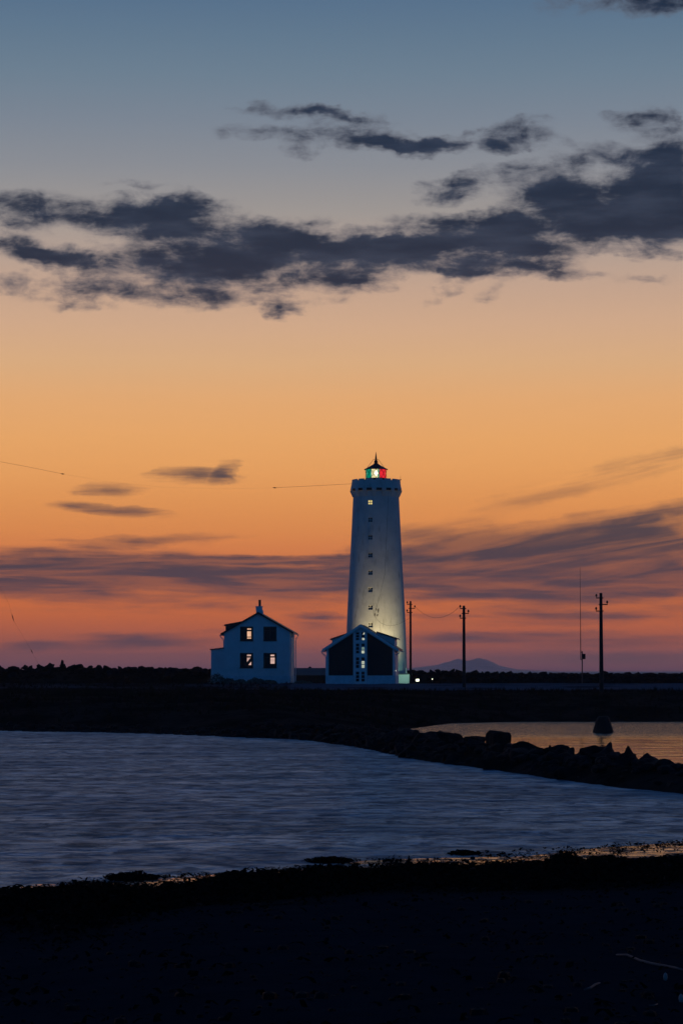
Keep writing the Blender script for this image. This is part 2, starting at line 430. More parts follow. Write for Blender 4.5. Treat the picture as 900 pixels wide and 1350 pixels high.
grassc = t.mix(t.mapr(n1, .5, .7), grassc, (.010,.009,.010))
roadc = t.mix(n1, (.11,.13,.17), (.19,.21,.26))
c = t.mix(isl, sand, t.mix(t.m('MULTIPLY', road, .85), grassc, roadc))
c = t.mix(wrk, c, t.mix(n2, (.005,.006,.007), (.020,.018,.016)))
c = t.mix(t.m('MULTIPLY', wet, .7), c, (.012,.013,.016))
t.l.new(c, bs.inputs['Base Color'])
pool = t.m('MULTIPLY', t.m('SUBTRACT', 1, isl), wet)
t.l.new(t.mapr(t.m('MULTIPLY', pool, t.mapr(t.noise(t.mapping(co, scale=(.8,1.6,1)), 1.5, 7, .7), .42, .54)), 0, 1, .8, .13), bs.inputs['Roughness'])
t.l.new(t.mapr(t.m('MULTIPLY', pool, t.mapr(n1, .35, .6, .4, 1.)), 0.02, 1, .0, .45), bs.inputs['Specular IOR Level'])
b = t.node('ShaderNodeBump'); b.inputs['Distance'].default_value = .05
t.l.new(t.mapr(pool, 0, 1, .9, .06), b.inputs['Strength'])
t.l.new(t.m('ADD', n2, t.m('MULTIPLY', n1, 1.5)), b.inputs['Height']); t.l.new(b.outputs[0], bs.inputs['Normal'])
struct(sheet('ground', gx, gy, ground, gm, ('wet', 'road', 'wrack')))

# ------------------------------------------------------------------ water
def watermat(name, rough, amps, foam=False, stretch=(1,1,1), tint=(.006,.012,.024)):
    m = bpy.data.materials.new(name); m.use_nodes = True
    t = NT(m.node_tree); bs = t.n['Principled BSDF']
    bs.inputs['IOR'].default_value = 1.333
    co = t.node('ShaderNodeTexCoord').outputs['Object']
    mp = t.mapping(co, scale=stretch)
    h = None
    for sc, a, det in amps:
        q = t.m('MULTIPLY', t.noise(mp, sc, det, .55, .2), a)
        h = q if h is None else t.m('ADD', h, q)
    big = t.noise(t.mapping(co, scale=(.05,.09,1)), 1., 4, .6)
    b = t.node('ShaderNodeBump'); b.inputs['Distance'].default_value = 1.
    if foam: t.l.new(t.mapr(big, .3, .7, .65, 1.0), b.inputs['Strength'])
    else:
        sy = t.node('ShaderNodeSeparateXYZ'); t.l.new(co, sy.inputs[0])
        stk = t.mapr(t.noise(t.mapping(co, scale=(.25,.42,1)), 1., 5, .65), .46, .55)
        t.l.new(t.m('ADD', t.m('MULTIPLY', stk, .16), t.mapr(sy.outputs[1], 138, 158, .07, 1.), clamp=True), b.inputs['Strength'])
    t.l.new(h, b.inputs['Height']); t.l.new(b.outputs[0], bs.inputs['Normal'])
    t.l.new(t.mapr(big, .3, .7, rough*.75, rough*1.2), bs.inputs['Roughness'])
    bs.inputs['Base Color'].default_value = (*tint, 1)
    if foam:
        milk = t.m('MULTIPLY', t.mapr(t.noise(t.mapping(co, scale=(.55,.8,1)), 1.0, 8, .72, .6), .32, .7), t.mapr(big, .25, .7, .55, 1.))
        tint = t.mix(milk, (.02,.04,.06), (.26,.33,.38))
        bs.inputs['Specular IOR Level'].default_value = .09
    if foam:
        f = t.m('MULTIPLY', attr(t, 'foam'), t.mapr(t.noise(t.mapping(co, scale=(1,.5,1)), .8, 5, .6), .35, .75))
        t.l.new(t.mix(f, tint, (.36,.42,.5)), bs.inputs['Base Color'])
        t.l.new(t.mapr(f, 0, 1, .09, .03), bs.inputs['Specular IOR Level'])
    if foam:
        gl_ = t.node('ShaderNodeBsdfGlossy'); gl_.inputs['Color'].default_value = (.42,.62,.80,1); gl_.inputs['Roughness'].default_value = .34
        t.l.new(b.outputs[0], gl_.inputs['Normal'])
        df = t.node('ShaderNodeBsdfDiffuse'); t.l.new(bs.inputs['Base Color'].links[0].from_socket, df.inputs['Color']); t.l.new(b.outputs[0], df.inputs['Normal'])
        mx = t.node('ShaderNodeMixShader'); st1 = t.mapr(t.noise(t.mapping(co, (3,5,0), scale=(1.1,.9,1)), 1.0, 9, .76, .6), .38, .62, .14, .66)
        st2 = t.mapr(t.noise(t.mapping(co, (9,1,0), scale=(.08,.22,1)), 1.0, 4, .6, .3), .35, .65, .65, 1.25)
        t.l.new(t.m('MULTIPLY', t.m('MULTIPLY', st1, st2), t.mapr(f, 0, .8, 1., .25)), mx.inputs[0]); t.l.new(df.outputs[0], mx.inputs[1]); t.l.new(gl_.outputs[0], mx.inputs[2])
        t.l.new(mx.outputs[0], t.n['Material Output'].inputs['Surface']); t.n.remove(bs)
    return m
sea_m = watermat('bay_water', .34, [(.22, .75, 3), (.9, .45, 5), (3.2, .12, 4)], True)
lag_m = watermat('lagoon_surface', .05, [(.25, .26, 3), (.9, .2, 4), (3., .05, 2)], False, (.6,1.6,1))
def seaz(x, y):
    f = 0.
    if 60 < y < 160 and -14 < x < 40:
        q = pathd(x, y, BW); f = 1.3*math.exp(-max(0, q-2.)/1.6)*(.55+.55*N(x, y, .5, 6))
    elif y <= 60:
        d = y - interp(SH, x); f = .35*math.exp(-abs(d-1.2)/1.)
    z = 0.
    if y < 150: z = .035*N(x*.45, y, .35, 1)+.02*N(x*.5, y, 1.1, 2)
    return z, max(0, f)
sxs = lines((-60,-20,4),(-20,20,.5),(20,60,4)); sxs = [-v for v in reversed(far)] + sxs + far
sys_ = lines((28,70,.3),(70,160,.6),(160,300,10)) + geo(300, 12400, 12)
struct(sheet('sea_water', sxs, sys_, seaz, sea_m, ('foam',)))
lag = MB()
LG = [(-.5,147),(2.9,130),(6,109.5),(8.6,99),(11.6,86),(15.6,75),(24.5,65.5),(44,58),(70,60),(70,195),(26,191),(6,190),(2,170),(.5,155)]
for tri in tessellate_polygon([[Vector((x, y, 0)) for x, y in LG]]):
    lag.poly([(LG[i][0], LG[i][1], .06) for i in tri])
struct(lag.build('lagoon_water', lag_m, weld=True))

# ------------------------------------------------------------------ mountain and haze
def mt():
    prof = [(500,884),(530,882.5),(548,880),(575,877),(590,872.5),(604,868.6),(611,870.5),(617,871.2),(625,869.4),(634,868),(644,871),(655,877),(668,880),(680,882.5),(705,884)]
    D = 11400; v = []; nx, ny = 150, 24
    for j in range(ny):
        tt = j/(ny-1); s = math.sin(math.pi*tt)
        for i in range(nx):
            px = 500+220*i/(nx-1); h = P(px, interp(prof, px), D).z
            h = max(0, h)
            X_ = (px-450)/F*D; Y_ = D + (tt-.5)*900
            h = h*s + (6*fb(X_, Y_, .02, 5)*min(1, h/40) if 0 < s else 0)*s - .5
            v.append((X_, Y_, h))
    m = MB(); m.v = v
    m.f = [(j*nx+i, j*nx+i+1, (j+1)*nx+i+1, (j+1)*nx+i) for j in range(ny-1) for i in range(nx-1)]
    struct(m.build('mountain', mat('haze_tinted_rock', (.8,.5,.52), .9, var=.2, nscale=.01), smooth=True))  # rock colour paled and tinted to stand in for distance haze
mt()
hzm = bpy.data.materials.new('haze_air'); hzm.use_nodes = True; t = NT(hzm.node_tree); t.n.clear()
pv = t.node('ShaderNodeVolumePrincipled'); pv.inputs['Color'].default_value = (.96,.95,.97,1); pv.inputs['Density'].default_value = 7.5e-5
pv.inputs['Anisotropy'].default_value = .5
oo = t.node('ShaderNodeOutputMaterial'); t.l.new(pv.outputs[0], oo.inputs['Volume'])
struct(MB().box(-3600, 3600, -110, 12500, -3, 85).build('haze', hzm), 'stuff')

# ------------------------------------------------------------------ building helpers
def holes_wall(mb, outer, holes, y, depth):
    """outer and holes are (x,z) loops; wall face in plane y with reveals going back"""
    loops = [[Vector((a, b, 0)) for a, b in outer]] + [[Vector((a, b, 0)) for a, b in h] for h in holes]
    flat = [p for l in loops for p in l]
    for tri in tessellate_polygon(loops): mb.poly([(flat[i].x, y, flat[i].y) for i in tri])
    for h in holes:
        for (a, b), (c, d) in zip(h, h[1:]+h[:1]): mb.poly([(a, y, b), (c, y, d), (c, y+depth, d), (a, y+depth, b)])
def rect(x0, x1, z0, z1): return [(x0, z0), (x1, z0), (x1, z1), (x0, z1)]

def gable_roof(mb, x0, xa, x1, ze0, za, ze1, y0, y1, th):
    """two slabs meeting on a ridge at xa; eaves at x0 and x1"""
    for xe, ze in ((x0, ze0), (x1, ze1)):
        s = 1 if xe > xa else -1
        mb.prism([(xa, y0, za), (xe, y0, ze), (xe, y0, ze-th), (xa, y0, za-th)], (0, y1-y0, 0))

def downpipe(mb, x, y, ztop, zbot, ox, r=.045):
    mb.tube([(x+ox, y, ztop), (x+ox, y, ztop-.12), (x+ox*.6, y, ztop-.28), (x+ox*.15, y, ztop-.38), (x, y, ztop-.55), (x, y, zbot)], r, 8)
def gutter(mb, x, y0, y1, z, r=.08):
    pts = []
    for k in range(7):
        a = math.pi + math.pi*k/6
        pts.append((x+r*math.cos(a), y0, z+r*math.sin(a)))
    pts += [(x+r*.8, y0, z), (x, y0, z-r*.75), (x-r*.8, y0, z)]
    mb.prism(pts, (0, y1-y0, 0))

# ------------------------------------------------------------------ the white house
HY = 248
ho = P(341, 900, HY)
def HL(x, y): p = P(x, y, HY); return p.x-ho.x, p.z-ho.z
house = thing('house', 'white two storey gabled house with four dark framed windows, left of the lighthouse', 'house', ho, R(-2))
xl, _ = HL(298, 0); xr, _ = HL(383.5, 0); xa = HL(342.2, 0)[0]
zA = HL(342, 808.8)[1]; zE = HL(298, 834.5)[1]; zp = HL(0, 891)[1]; DEP = 8.2
slope = (zA-zE)/(xa-xl)
zEr = zA - slope*(xr-xa)
def hrect(x0, x1, y0, y1): a = HL(x0, y1); b_ = HL(x1, y0); return rect(a[0], b_[0], a[1], b_[1])
wins = [hrect(317, 333.2, 826.5, 844.3), hrect(347.8, 364.2, 826.5, 844.3), hrect(316.8, 333.2, 861.3, 880), hrect(347.8, 364.2, 861.3, 880)]
mb = MB()
outer = [(xl, -.3), (xr, -.3), (xr, zEr), (xa, zA), (xl, zE)]
holes_wall(mb, outer, wins, 0, .22)
mb.poly([(xl, 0, -.3), (xl, DEP, -.3), (xl, DEP, zE), (xl, 0, zE)])
mb.poly([(xr, 0, -.3), (xr, DEP, -.3), (xr, DEP, zEr), (xr, 0, zEr)])
mb.poly([(a, DEP, b_) for a, b_ in outer])
mb.build('wall', M['render'], house, weld=True)
MB().box(xl-.05, xr+.05, -.05, DEP+.05, -.3, zp).build('plinth', M['plinth'], house)
mb = MB(); oh = .34
gable_roof(mb, xl-oh, xa, xr+oh, zE-slope*oh+.16, zA+.16, zEr-slope*oh+.16, -.22, DEP+.22, .15)
roof = mb.build('roof', M['roof'], house)
for s, e in ((-1, xl-oh), (1, xr+oh)):          # barge boards
    z0 = zE-slope*oh if s < 0 else zEr-slope*oh
    MB().prism([(xa, -.25, zA+.13), (e, -.25, z0+.13), (e, -.25, z0-.03), (xa, -.25, zA-.03)], (0, .026, 0)).build('barge_board', M['frame'], house)
for s, e, zz in ((-1, xl-oh-.06, zE-slope*oh), (1, xr+oh+.06, zEr-slope*oh)):
    g = MB(); gutter(g, e, -.2, DEP+.2, zz+.02); g.build('gutter', M['white'], house)
g = MB(); downpipe(g, xr+.07, .25, zEr-slope*oh-.04, 0, .33); g.build('downpipe', M['render'], house)
g = MB(); downpipe(g, xr+.16, DEP-.35, zEr-slope*oh-.04, 0, .24, .05); g.build('downpipe', M['white'], house)
g = MB(); downpipe(g, xl-.07, .25, zE-slope*oh-.04, HL(0, 854)[1], -.33); g.build('downpipe', M['white'], house)
# chimney: stepped block and a dark flue
ch = MB(); a = HL(337.3, 809)[0]; b_ = HL(348, 0)[0]
ch.box(a, b_, .3, 1.1, HL(0, 812)[1]-.4, HL(0, 804.5)[1])
ch.box(HL(338.8, 0)[0], HL(346.8, 0)[0], .36, 1.04, HL(0, 804.5)[1], HL(0, 799.3)[1])
ch.box(HL(338.2, 0)[0], HL(347.4, 0)[0], .33, 1.07, HL(0, 800)[1], HL(0, 799)[1])
cho = ch.build('chimney', M['render'], roof)
MB().tube([((a+b_)/2, .7, HL(0, 799.2)[1]), ((a+b_)/2, .7, HL(0, 791)[1]), ((a+b_)/2, .7, HL(0, 790.6)[1])], [.13, .13, .16], 12).build('flue', M['frame'], house)

def house_window(r, lits):
    (x0, z0), (x1, _), (_, z1), _ = r
    f = MB(); y0, y1 = -.02, .12; b = .11
    f.box(x0-.03, x1+.03, y0, y1, z0-.03, z0+b); f.box(x0-.03, x1+.03, y0, y1, z1-b, z1+.03)
    f.box(x0-.03, x0+b, y0+.003, y1, z0+b, z1-b); f.box(x1-b, x1+.03, y0+.003, y1, z0+b, z1-b)
    xm = (x0+x1)/2; zt = z1-(z1-z0)*.27
    f.box(xm-.04, xm+.04, y0+.02, y1-.01, z0+b, z1-b)
    f.box(x0+b, xm-.04, y0+.023, y1-.012, zt-.03, zt+.03); f.box(xm+.04, x1-b, y0+.023, y1-.012, zt-.03, zt+.03)
    f.box(x0-.08, x1+.08, -.09, -.022, z0-.08, z0-.02)
    wo = f.build('window', M['frame'], house)
    MB().box(x0, x1, .14, .16, z0, z1).build('pane', M['glass'], wo)
    for poly, m in lits:
        pts = []
        for px, py in poly: q = HL(px, py); pts.append((q[0], .10, q[1]))
        MB().prism(pts, (0, .03, 0)).build('lit_pane', m, wo)
def rc(x0, x1, y0, y1): return [(x0, y1), (x1, y1), (x1, y0), (x0, y0)]
house_window(wins[0], [(rc(326, 331, 828.4, 830.2), M['warm']), (rc(325.8, 331, 832.3, 839.2), M['warm']), (rc(325.8, 331, 840.4, 842), M['warm'])])
house_window(wins[1], [])
house_window(wins[2], [(rc(325.3, 330.8, 863, 865), M['pink']), ([(325, 867), (330.3, 867), (325, 873.2)], M['pink']), ([(327.2, 876.6), (331, 872.4), (331, 876.8)], M['pink'])])
house_window(wins[3], [(rc(356, 361.6, 863, 865), M['pink']), (rc(356, 362, 867, 875), M['pink'])])
# shed dormer on the left slope
def dormer(parent, xw, xtop, zt_out, zt_in, zroof, y0, y1, m, s, over=.25):
    d = MB()
    d.prism([(xw, y0, zroof), (xw, y0, zt_out), (xtop, y0, zt_in), (xtop, y0, zroof+abs(xtop-xw)*slope*.6)], (0, y1-y0, 0))
    w_ = d.build('dormer', m, parent)
    k = (zt_in-zt_out)/(xtop-xw)
    e = xw + s*over
    MB().prism([(e, y0-.15, zt_out+k*s*over), (xtop, y0-.15, zt_in), (xtop, y0-.15, zt_in+.12), (e, y0-.15, zt_out+k*s*over+.12)], (0, y1-y0+.3, 0)).build('dormer_roof', M['roof'], w_)
    g = MB(); gutter(g, e+s*.05, y0-.1, y1+.1, zt_out+k*s*over+.03, .06); g.build('gutter', M['white'], w_)
dormer(house, HL(298.6, 0)[0], HL(323, 0)[0], HL(0, 824.2)[1], HL(0, 819.6)[1], HL(0, 834)[1]-.1, 1.2, 6.2, M['roof'], -1, .12)
# lean-to at the left
ax0 = HL(279.5, 0)[0]
MB().prism([(ax0, 1.5, -.3), (xl-.003, 1.5, -.3), (xl-.003, 1.5, HL(0, 854.3)[1]), (ax0, 1.5, HL(0, 857)[1])], (0, 5, 0)).build('lean_to', M['render'], house)
MB().prism([(ax0-.12, 1.38, HL(0, 857)[1]), (xl-.004, 1.38, HL(0, 854.3)[1]+.004), (xl-.004, 1.38, HL(0, 853)[1]), (ax0-.12, 1.38, HL(0, 855.6)[1])], (0, 5.24, 0)).build('lean_to_roof', M['roof'], house)

# ------------------------------------------------------------------ the dark clad barn in front of the tower
BY = 240
bo = P(475, 901.5, BY)
def BL(x, y): p = P(x, y, BY); return p.x-bo.x, p.z-bo.z
barn = thing('outbuilding', 'black clad gabled building with a white glazed centre strip below the lighthouse', 'building', bo, R(-4.2))
bl, br_ = BL(430.5, 0)[0], BL(518.5, 0)[0]; ba = BL(474.8, 0)[0]
bzA = BL(0, 825.5)[1]; bsl = (BL(0, 825.5)[1]-BL(0, 857)[1])/(BL(475, 0)[0]-BL(427.5, 0)[0])
bzl, bzr = bzA-bsl*(ba-bl), bzA-bsl*(br_-ba); bzp = BL(0, 890.5)[1]; BD = 7.4
gw = []
for gy0, gy1 in ((833, 844.5), (848, 862), (866, 881.3), (885, 899)):
    for gx0, gx1 in ((468.3, 473.9), (475.6, 481)): a, b_ = BL(gx0, gy1), BL(gx1, gy0); gw.append(rect(a[0], b_[0], a[1], b_[1]))
mb = MB(); outer = [(bl, -.3), (br_, -.3), (br_, bzr), (ba, bzA), (bl, bzl)]
holes_wall(mb, outer, gw, 0, .18)
mb.poly([(bl, 0, -.3), (bl, BD, -.3), (bl, BD, bzl), (bl, 0, bzl)]); mb.poly([(br_, 0, -.3), (br_, BD, -.3), (br_, BD, bzr), (br_, 0, bzr)])
mb.poly([(a, BD, b_) for a, b_ in outer]); mb.build('wall', M['white'], barn, weld=True)
def zr(x): return bzA - bsl*abs(x-ba) - .2
for x0, x1 in ((BL(433.4, 0)[0], BL(465, 0)[0]), (BL(483.3, 0)[0], BL(516, 0)[0])):   # cladding of narrow upright boards
    c_ = MB(); n = 14
    for i in range(n):
        u0 = x0+(x1-x0)*i/n; u1 = x0+(x1-x0)*(i+1)/n-.025
        c_.prism([(u0, -.045-.008*(i % 2), bzp), (u1, -.045-.008*(i % 2), bzp), (u1, -.045-.008*(i % 2), zr(u1)), (u0, -.045-.008*(i % 2), zr(u0))], (0, .03, 0))
    c_.poly([(x0, -.012, bzp), (x1, -.012, bzp), (x1, -.012, zr(x1)), (x0, -.012, zr(x0))])
    c_.build('cladding', M['clad'], barn)
pl = MB()
for x0, x1 in ((bl-.04, BL(467, 0)[0]), (BL(482.3, 0)[0], br_+.04)): pl.box(x0, x1, -.06, 0.1, -.3, bzp-.004)
pl.box(br_-.2, br_+.045, .1, BD+.04, -.3, bzp-.004)
pl.build('plinth', M['plinth'], barn)
rf = MB(); oh = .42
gable_roof(rf, bl-oh, ba, br_+oh, bzl-bsl*oh+.2, bzA+.2, bzr-bsl*oh+.2, -.3, BD+.3, .16)
brf = rf.build('roof', M['roof'], barn)
for s, e in ((-1, bl-oh), (1, br_+oh)):
    z0 = bzA - bsl*abs(e-ba)
    MB().prism([(ba, -.34, bzA+.19), (e, -.34, z0+.19), (e, -.34, z0-.10), (ba, -.34, bzA-.10)], (0, .038, 0)).build('barge_board', M['white'], barn)
    g = MB(); gutter(g, e+s*.07, -.3, BD+.3, z0+.02, .085); g.build('gutter', M['white'], barn)
    g = MB(); downpipe(g, (bl-.06 if s < 0 else br_+.07), .2, z0-.05, 0, s*.4, .05); g.build('downpipe', M['white'], barn)
dslope = slope; slope = bsl
dormer(barn, BL(436, 0)[0], BL(458, 0)[0], BL(0, 842.5)[1], BL(0, 835)[1], BL(0, 849)[1]-.1, 1.6, 5.8, M['white'], -1, .15)
dormer(barn, BL(518, 0)[0], BL(494, 0)[0], BL(0, 841.4)[1], BL(0, 833.4)[1], BL(0, 851)[1]-.2, 1.6, 5.8, M['white'], 1, .2)
lit = {1: [(1, 'cool'), (2, 'cool')], 3: [(1, 'dim'), (2, 'cool')], 5: [(1, 'cool'), (2, 'cool')]}
for i, r in enumerate(gw):
    (x0, z0), (x1, _), (_, z1), _ = r; f = MB(); b = .055
    f.box(x0, x1, .03, .1, z0, z0+b); f.box(x0, x1, .03, .1, z1-b, z1); f.box(x0, x0+b, .033, .1, z0+b, z1-b); f.box(x1-b, x1, .033, .1, z0+b, z1-b)
    hs = [z0+(z1-z0)*k/3 for k in (1, 2)]
    for h in hs: f.box(x0+b, x1-b, .035, .1, h-.03, h+.03)
    wo_ = f.build('window', M['plinth'], barn)
    MB().box(x0, x1, .12, .14, z0, z1).build('pane', M['glass'], wo_)
    for k, mm in lit.get(i, []):
        zt = z1-(z1-z0)*k/3; u0 = x0+b+.01
        if i == 1 and k == 1:
            MB().prism([(u0+.1, .105, zt+.03), (x1-b, .105, zt+.03), (x1-b, .105, zt+(z1-z0)/3)], (0, .01, 0)).build('lit_pane', M[mm], wo_); continue
        MB().box(u0+(.04 if i == 1 else 0), x1-b-.01, .105, .115, zt-(z1-z0)/3+.04, zt-.035).build('lit_pane', M[mm], wo_)
# outside lamp on the side wall
MB().box(br_+.002, br_+.1, .9, 1.02, BL(0, 885)[1], BL(0, 883.6)[1]).build('wall_lamp', M['flood'], barn)

# ------------------------------------------------------------------ low shed between house and barn
so = P(409, 898, 258)
def SL(x, y): p = P(x, y, 258); return p.x-so.x, p.z-so.z
shed = thing('shed', 'long low dark roofed shed between the white house and the black building', 'shed', so)
x0, x1 = SL(384, 0)[0], SL(440, 0)[0]; z1, z2 = SL(0, 889.5)[1], SL(0, 880.6)[1]
MB().box(x0, x1, 0, 4, -.3, z1).build('wall', mat('brown_wall', (.055,.04,.04), .85, var=.3), shed)
MB().prism([(x0-.15, -.2, z1-.04), (x0-.15, 2, z2), (x0-.15, 4.2, z1-.04), (x0-.15, 4.2, z1-.16), (x0-.15, -.2, z1-.16)], (x1-x0+.3, 0, 0)).build('roof', M['roof'], shed)

# ------------------------------------------------------------------ lighthouse
TY = 258
to = P(495.7, 899, TY); PX = TY/F*1.002
def TL(x, y): p = P(x, y, TY); return p.x-to.x, p.z-to.z
def tz(y): return TL(0, y)[1]
lh = thing('lighthouse', 'tall tapering white lighthouse with red and green lantern, floodlit from below', 'lighthouse', to)
RT = [(655,30.2),(700,32.3),(740,34.3),(780,36.6),(820,38.4),(860,39.7),(888,40.7),(905,41.4)]
RT = [(tz(y), r*PX) for y, r in RT]; RT.sort()
def rad(z): return interp(RT, z)
wy = [664.2, 687.2, 710.2, 733.5, 756.3, 778.8, 801.8, 824.8, 848]
hw = .235
wz = [(tz(y)-.25, tz(y)+.25) for y in wy]
zs = sorted(set([-.6, tz(655)] + [round(v, 4) for p in wz for v in p] + [round(tz(656+i*6), 4) for i in range(40) if all(not(p[0]-.05 < tz(656+i*6) < p[1]+.05) for p in wz)]))
wxl, _ = TL(487.1, 0)
def wa(z, dx): r = rad(z); return math.asin((wxl+dx)/r)        # angle from straight towards the camera
NSEG = 96
tw = MB(); rows = []
for z in zs:
    a0, a1 = wa(z, -hw), wa(z, hw); r = rad(z)
    angs = [a0, (a0+a1)/2, a1] + [a1 + (2*math.pi-(a1-a0))*k/NSEG for k in range(1, NSEG)]
    rows.append([(r*math.sin(a), -r*math.cos(a), z) for a in angs])
nn = len(rows[0]); tw.v = [p for r_ in rows for p in r_]
winrows = {}
for j in range(len(zs)-1):
    mid = (zs[j]+zs[j+1])/2
    hole = any(p[0]-.01 < mid < p[1]+.01 for p in wz)
    for k in range(nn):
        if hole and k < 2: continue
        k2 = (k+1) % nn
        tw.f.append((j*nn+k, j*nn+k2, (j+1)*nn+k2, (j+1)*nn+k))
for z0, z1 in wz:
    y_ = -rad(z0)*math.cos(wa(z0, 0)); x0, x1 = wxl-hw, wxl+hw
    yb = y_+.35
    c4 = [(x0, z0), (x1, z0), (x1, z1), (x0, z1)]
    for (a, b_), (c_, d_) in zip(c4, c4[1:]+c4[:1]):
        tw.poly([(a, -math.sqrt(rad(b_)**2-a*a), b_), (c_, -math.sqrt(rad(d_)**2-c_*c_), d_), (c_, yb, d_), (a, yb, b_)])
two = tw.build('tower_wall', M['tower'], lh)
two.data.shade_smooth()
for p in two.data.polygons:
    if len(p.vertices) == 4 and abs(p.normal.z) > .7: p.use_smooth = False
for i, (z0, z1) in enumerate(wz):
    y_ = -rad(z0)*math.cos(wa(z0, 0)) + .16; x0, x1 = wxl-hw, wxl+hw; xm = wxl; zm = (z0+z1)/2
    f = MB(); f.box(x0, x1, y_, y_+.06, z0, z0+.04); f.box(x0, x1, y_, y_+.06, z1-.04, z1)
    f.box(x0, x0+.04, y_, y_+.055, z0+.04, z1-.04); f.box(x1-.04, x1, y_, y_+.055, z0+.04, z1-.04)
    f.box(xm-.035, xm+.035, y_+.005, y_+.05, z0+.04, z1-.04)
    f.box(x0+.04, xm-.035, y_+.005, y_+.05, zm-.035, zm+.035); f.box(xm+.035, x1-.04, y_+.005, y_+.05, zm-.035, zm+.035)
    wo_ = f.build('window', M['tower'], lh)
    MB().box(x0, x1, y_+.065, y_+.08, z0, z1).build('lit_pane' if i == 0 else 'pane', M['yellow'] if i == 0 else M['glass'], wo_)
# gallery: flared wall with slots between the corbels, notched parapet
zc0, zc1, zs0, zs1, zt = tz(655), tz(649.5), tz(648.2), tz(645.2), tz(634.6)
gprof = [(rad(zc0)+.02, tz(656)), (30.9*PX, tz(653)), (31.6*PX, zc1), (33.6*PX, zs0), (33.7*PX, zs1), (32.6*PX, tz(640)), (31.8*PX, zt)]
NG = 16; gap = .18
angs = []
for k in range(NG):
    c0 = 2*math.pi*(k+.28)/NG; h = math.pi/NG
    angs += [c0-h, c0-h*.55, c0-h*.18, c0+h*.18, c0+h*.55]
ga = MB()
for r, z in gprof:
    for a in angs: ga.v.append((r*math.sin(a), -r*math.cos(a), z))
n5 = len(angs)
for j in range(len(gprof)-1):
    for k in range(n5):
        if j == 3 and (k % 5) in (1, 2, 3): continue           # dark slots
        ga.f.append((j*n5+k, j*n5+(k+1) % n5, (j+1)*n5+(k+1) % n5, (j+1)*n5+k))
gi = 30*PX                                                      # inner face, floor, slot backs
b0 = len(ga.v)
for r, z in ((gi, zt), (gi, zt-.9), (.3, zt-.9)):
    for a in angs: ga.v.append((r*math.sin(a), -r*math.cos(a), z))
for k in range(n5):
    k2 = (k+1) % n5
    ga.f.append(((len(gprof)-1)*n5+k, (len(gprof)-1)*n5+k2, b0+k2, b0+k))
    for j in (0, 1): ga.f.append((b0+j*n5+k, b0+j*n5+k2, b0+(j+1)*n5+k2, b0+(j+1)*n5+k))
gal = ga.build('gallery', M['tower'], lh)
bk_ = MB()
for r, z in ((31.2*PX, zs0-.05), (31.2*PX, zs1+.05)):
    for a in angs: bk_.v.append((r*math.sin(a), -r*math.cos(a), z))
bk_.f = [(k, (k+1) % n5, n5+(k+1) % n5, n5+k) for k in range(n5)]
bk_.build('slot_back', M['frame'], gal)
for k in range(NG):
    a = 2*math.pi*(k+.28)/NG - math.pi/NG; u = Vector((math.sin(a), -math.cos(a), 0)); v_ = Vector((math.cos(a), math.sin(a), 0))
    c_ = MB(); hw_ = .16
    pr = [(29.9*PX, tz(655.5)), (31.2*PX, tz(655)), (33.1*PX, tz(650.5)), (34.1*PX, tz(648.4)), (34.1*PX, tz(646.5)), (32*PX, tz(646.5))]
    c_.prism([tuple(u*r - v_*hw_ + Vector((0, 0, z))) for r, z in pr], v_*(2*hw_)); c_.build('corbel', M['tower'], lh)
    a2 = 2*math.pi*(k+.28)/NG; mr = MB(); q = math.pi/NG*.72; prt = []
    for i in range(5):
        aa = a2-q+2*q*i/4; prt.append((31.75*PX*math.sin(aa), -31.75*PX*math.cos(aa), zt-.02))
    for i in range(4, -1, -1):
        aa = a2-q+2*q*i/4; prt.append((30.0*PX*math.sin(aa), -30.0*PX*math.cos(aa), zt-.02))
    mr.prism(prt, (0, 0, .17)); mr.build('merlon', M['tower'], lh)
# lantern
lx = TL(494.8, 0)[0]
lr = 13.4*PX
MB().lathe([(14.6*PX, zt-.9), (14.6*PX, tz(632.5)), (14*PX, tz(631.2)), (14*PX, tz(630.6)), (.2, tz(630.6))], 32, lx).build('lantern_base', M['lantern_metal'], lh)
z0, z1 = tz(630.6), tz(619)
def sector(a0, a1, r, z0, z1, n=4, th=.03):
    s = MB()
    for rr in (r, r-th):
        for z in (z0, z1):
            for i in range(n+1):
                a = a0+(a1-a0)*i/n; s.v.append((lx+rr*math.sin(a), -rr*math.cos(a), z))
    k = n+1
    for i in range(n):
        s.f += [(i, i+1, k+i+1, k+i), (2*k+i, 3*k+i, 3*k+i+1, 2*k+i+1), (i, 2*k+i, 2*k+i+1, i+1), (k+i, k+i+1, 3*k+i+1, 3*k+i)]
    return s
D2 = R(1)
secs = [(-95,-27,'green_glass','green_pane'), (-27,10,'clear_glass','clear_pane'), (10,19,'green_glass','green_pane'), (19,100,'red_glass','red_pane'), (100,180,'clear_glass','clear_pane'), (180,265,'green_glass','green_pane')]
for a0, a1, m, nm in secs: sector(R(a0), R(a1), lr, z0, z1, 8).build(nm, M[m], lh)
bars = MB()
for k in range(12):
    for sgn in (1, -1):
        pts = [(lx+(lr+.03)*math.sin(a), -(lr+.03)*math.cos(a), z) for a, z in [(2*math.pi*k/12+sgn*R(30)*i/4, z0+(z1-z0)*i/4) for i in range(5)]]
        bars.tube(pts, .022, 5)
bars.build('glazing_bars', M['lantern_metal'], lh)
MB().lathe([(.001, z0+.12), (.2, z0+.2), (.26, z0+.45), (.2, z0+.72), (.001, z0+.85)], 12, lx, -.95).build('lamp_lens', M['lamp'], lh)
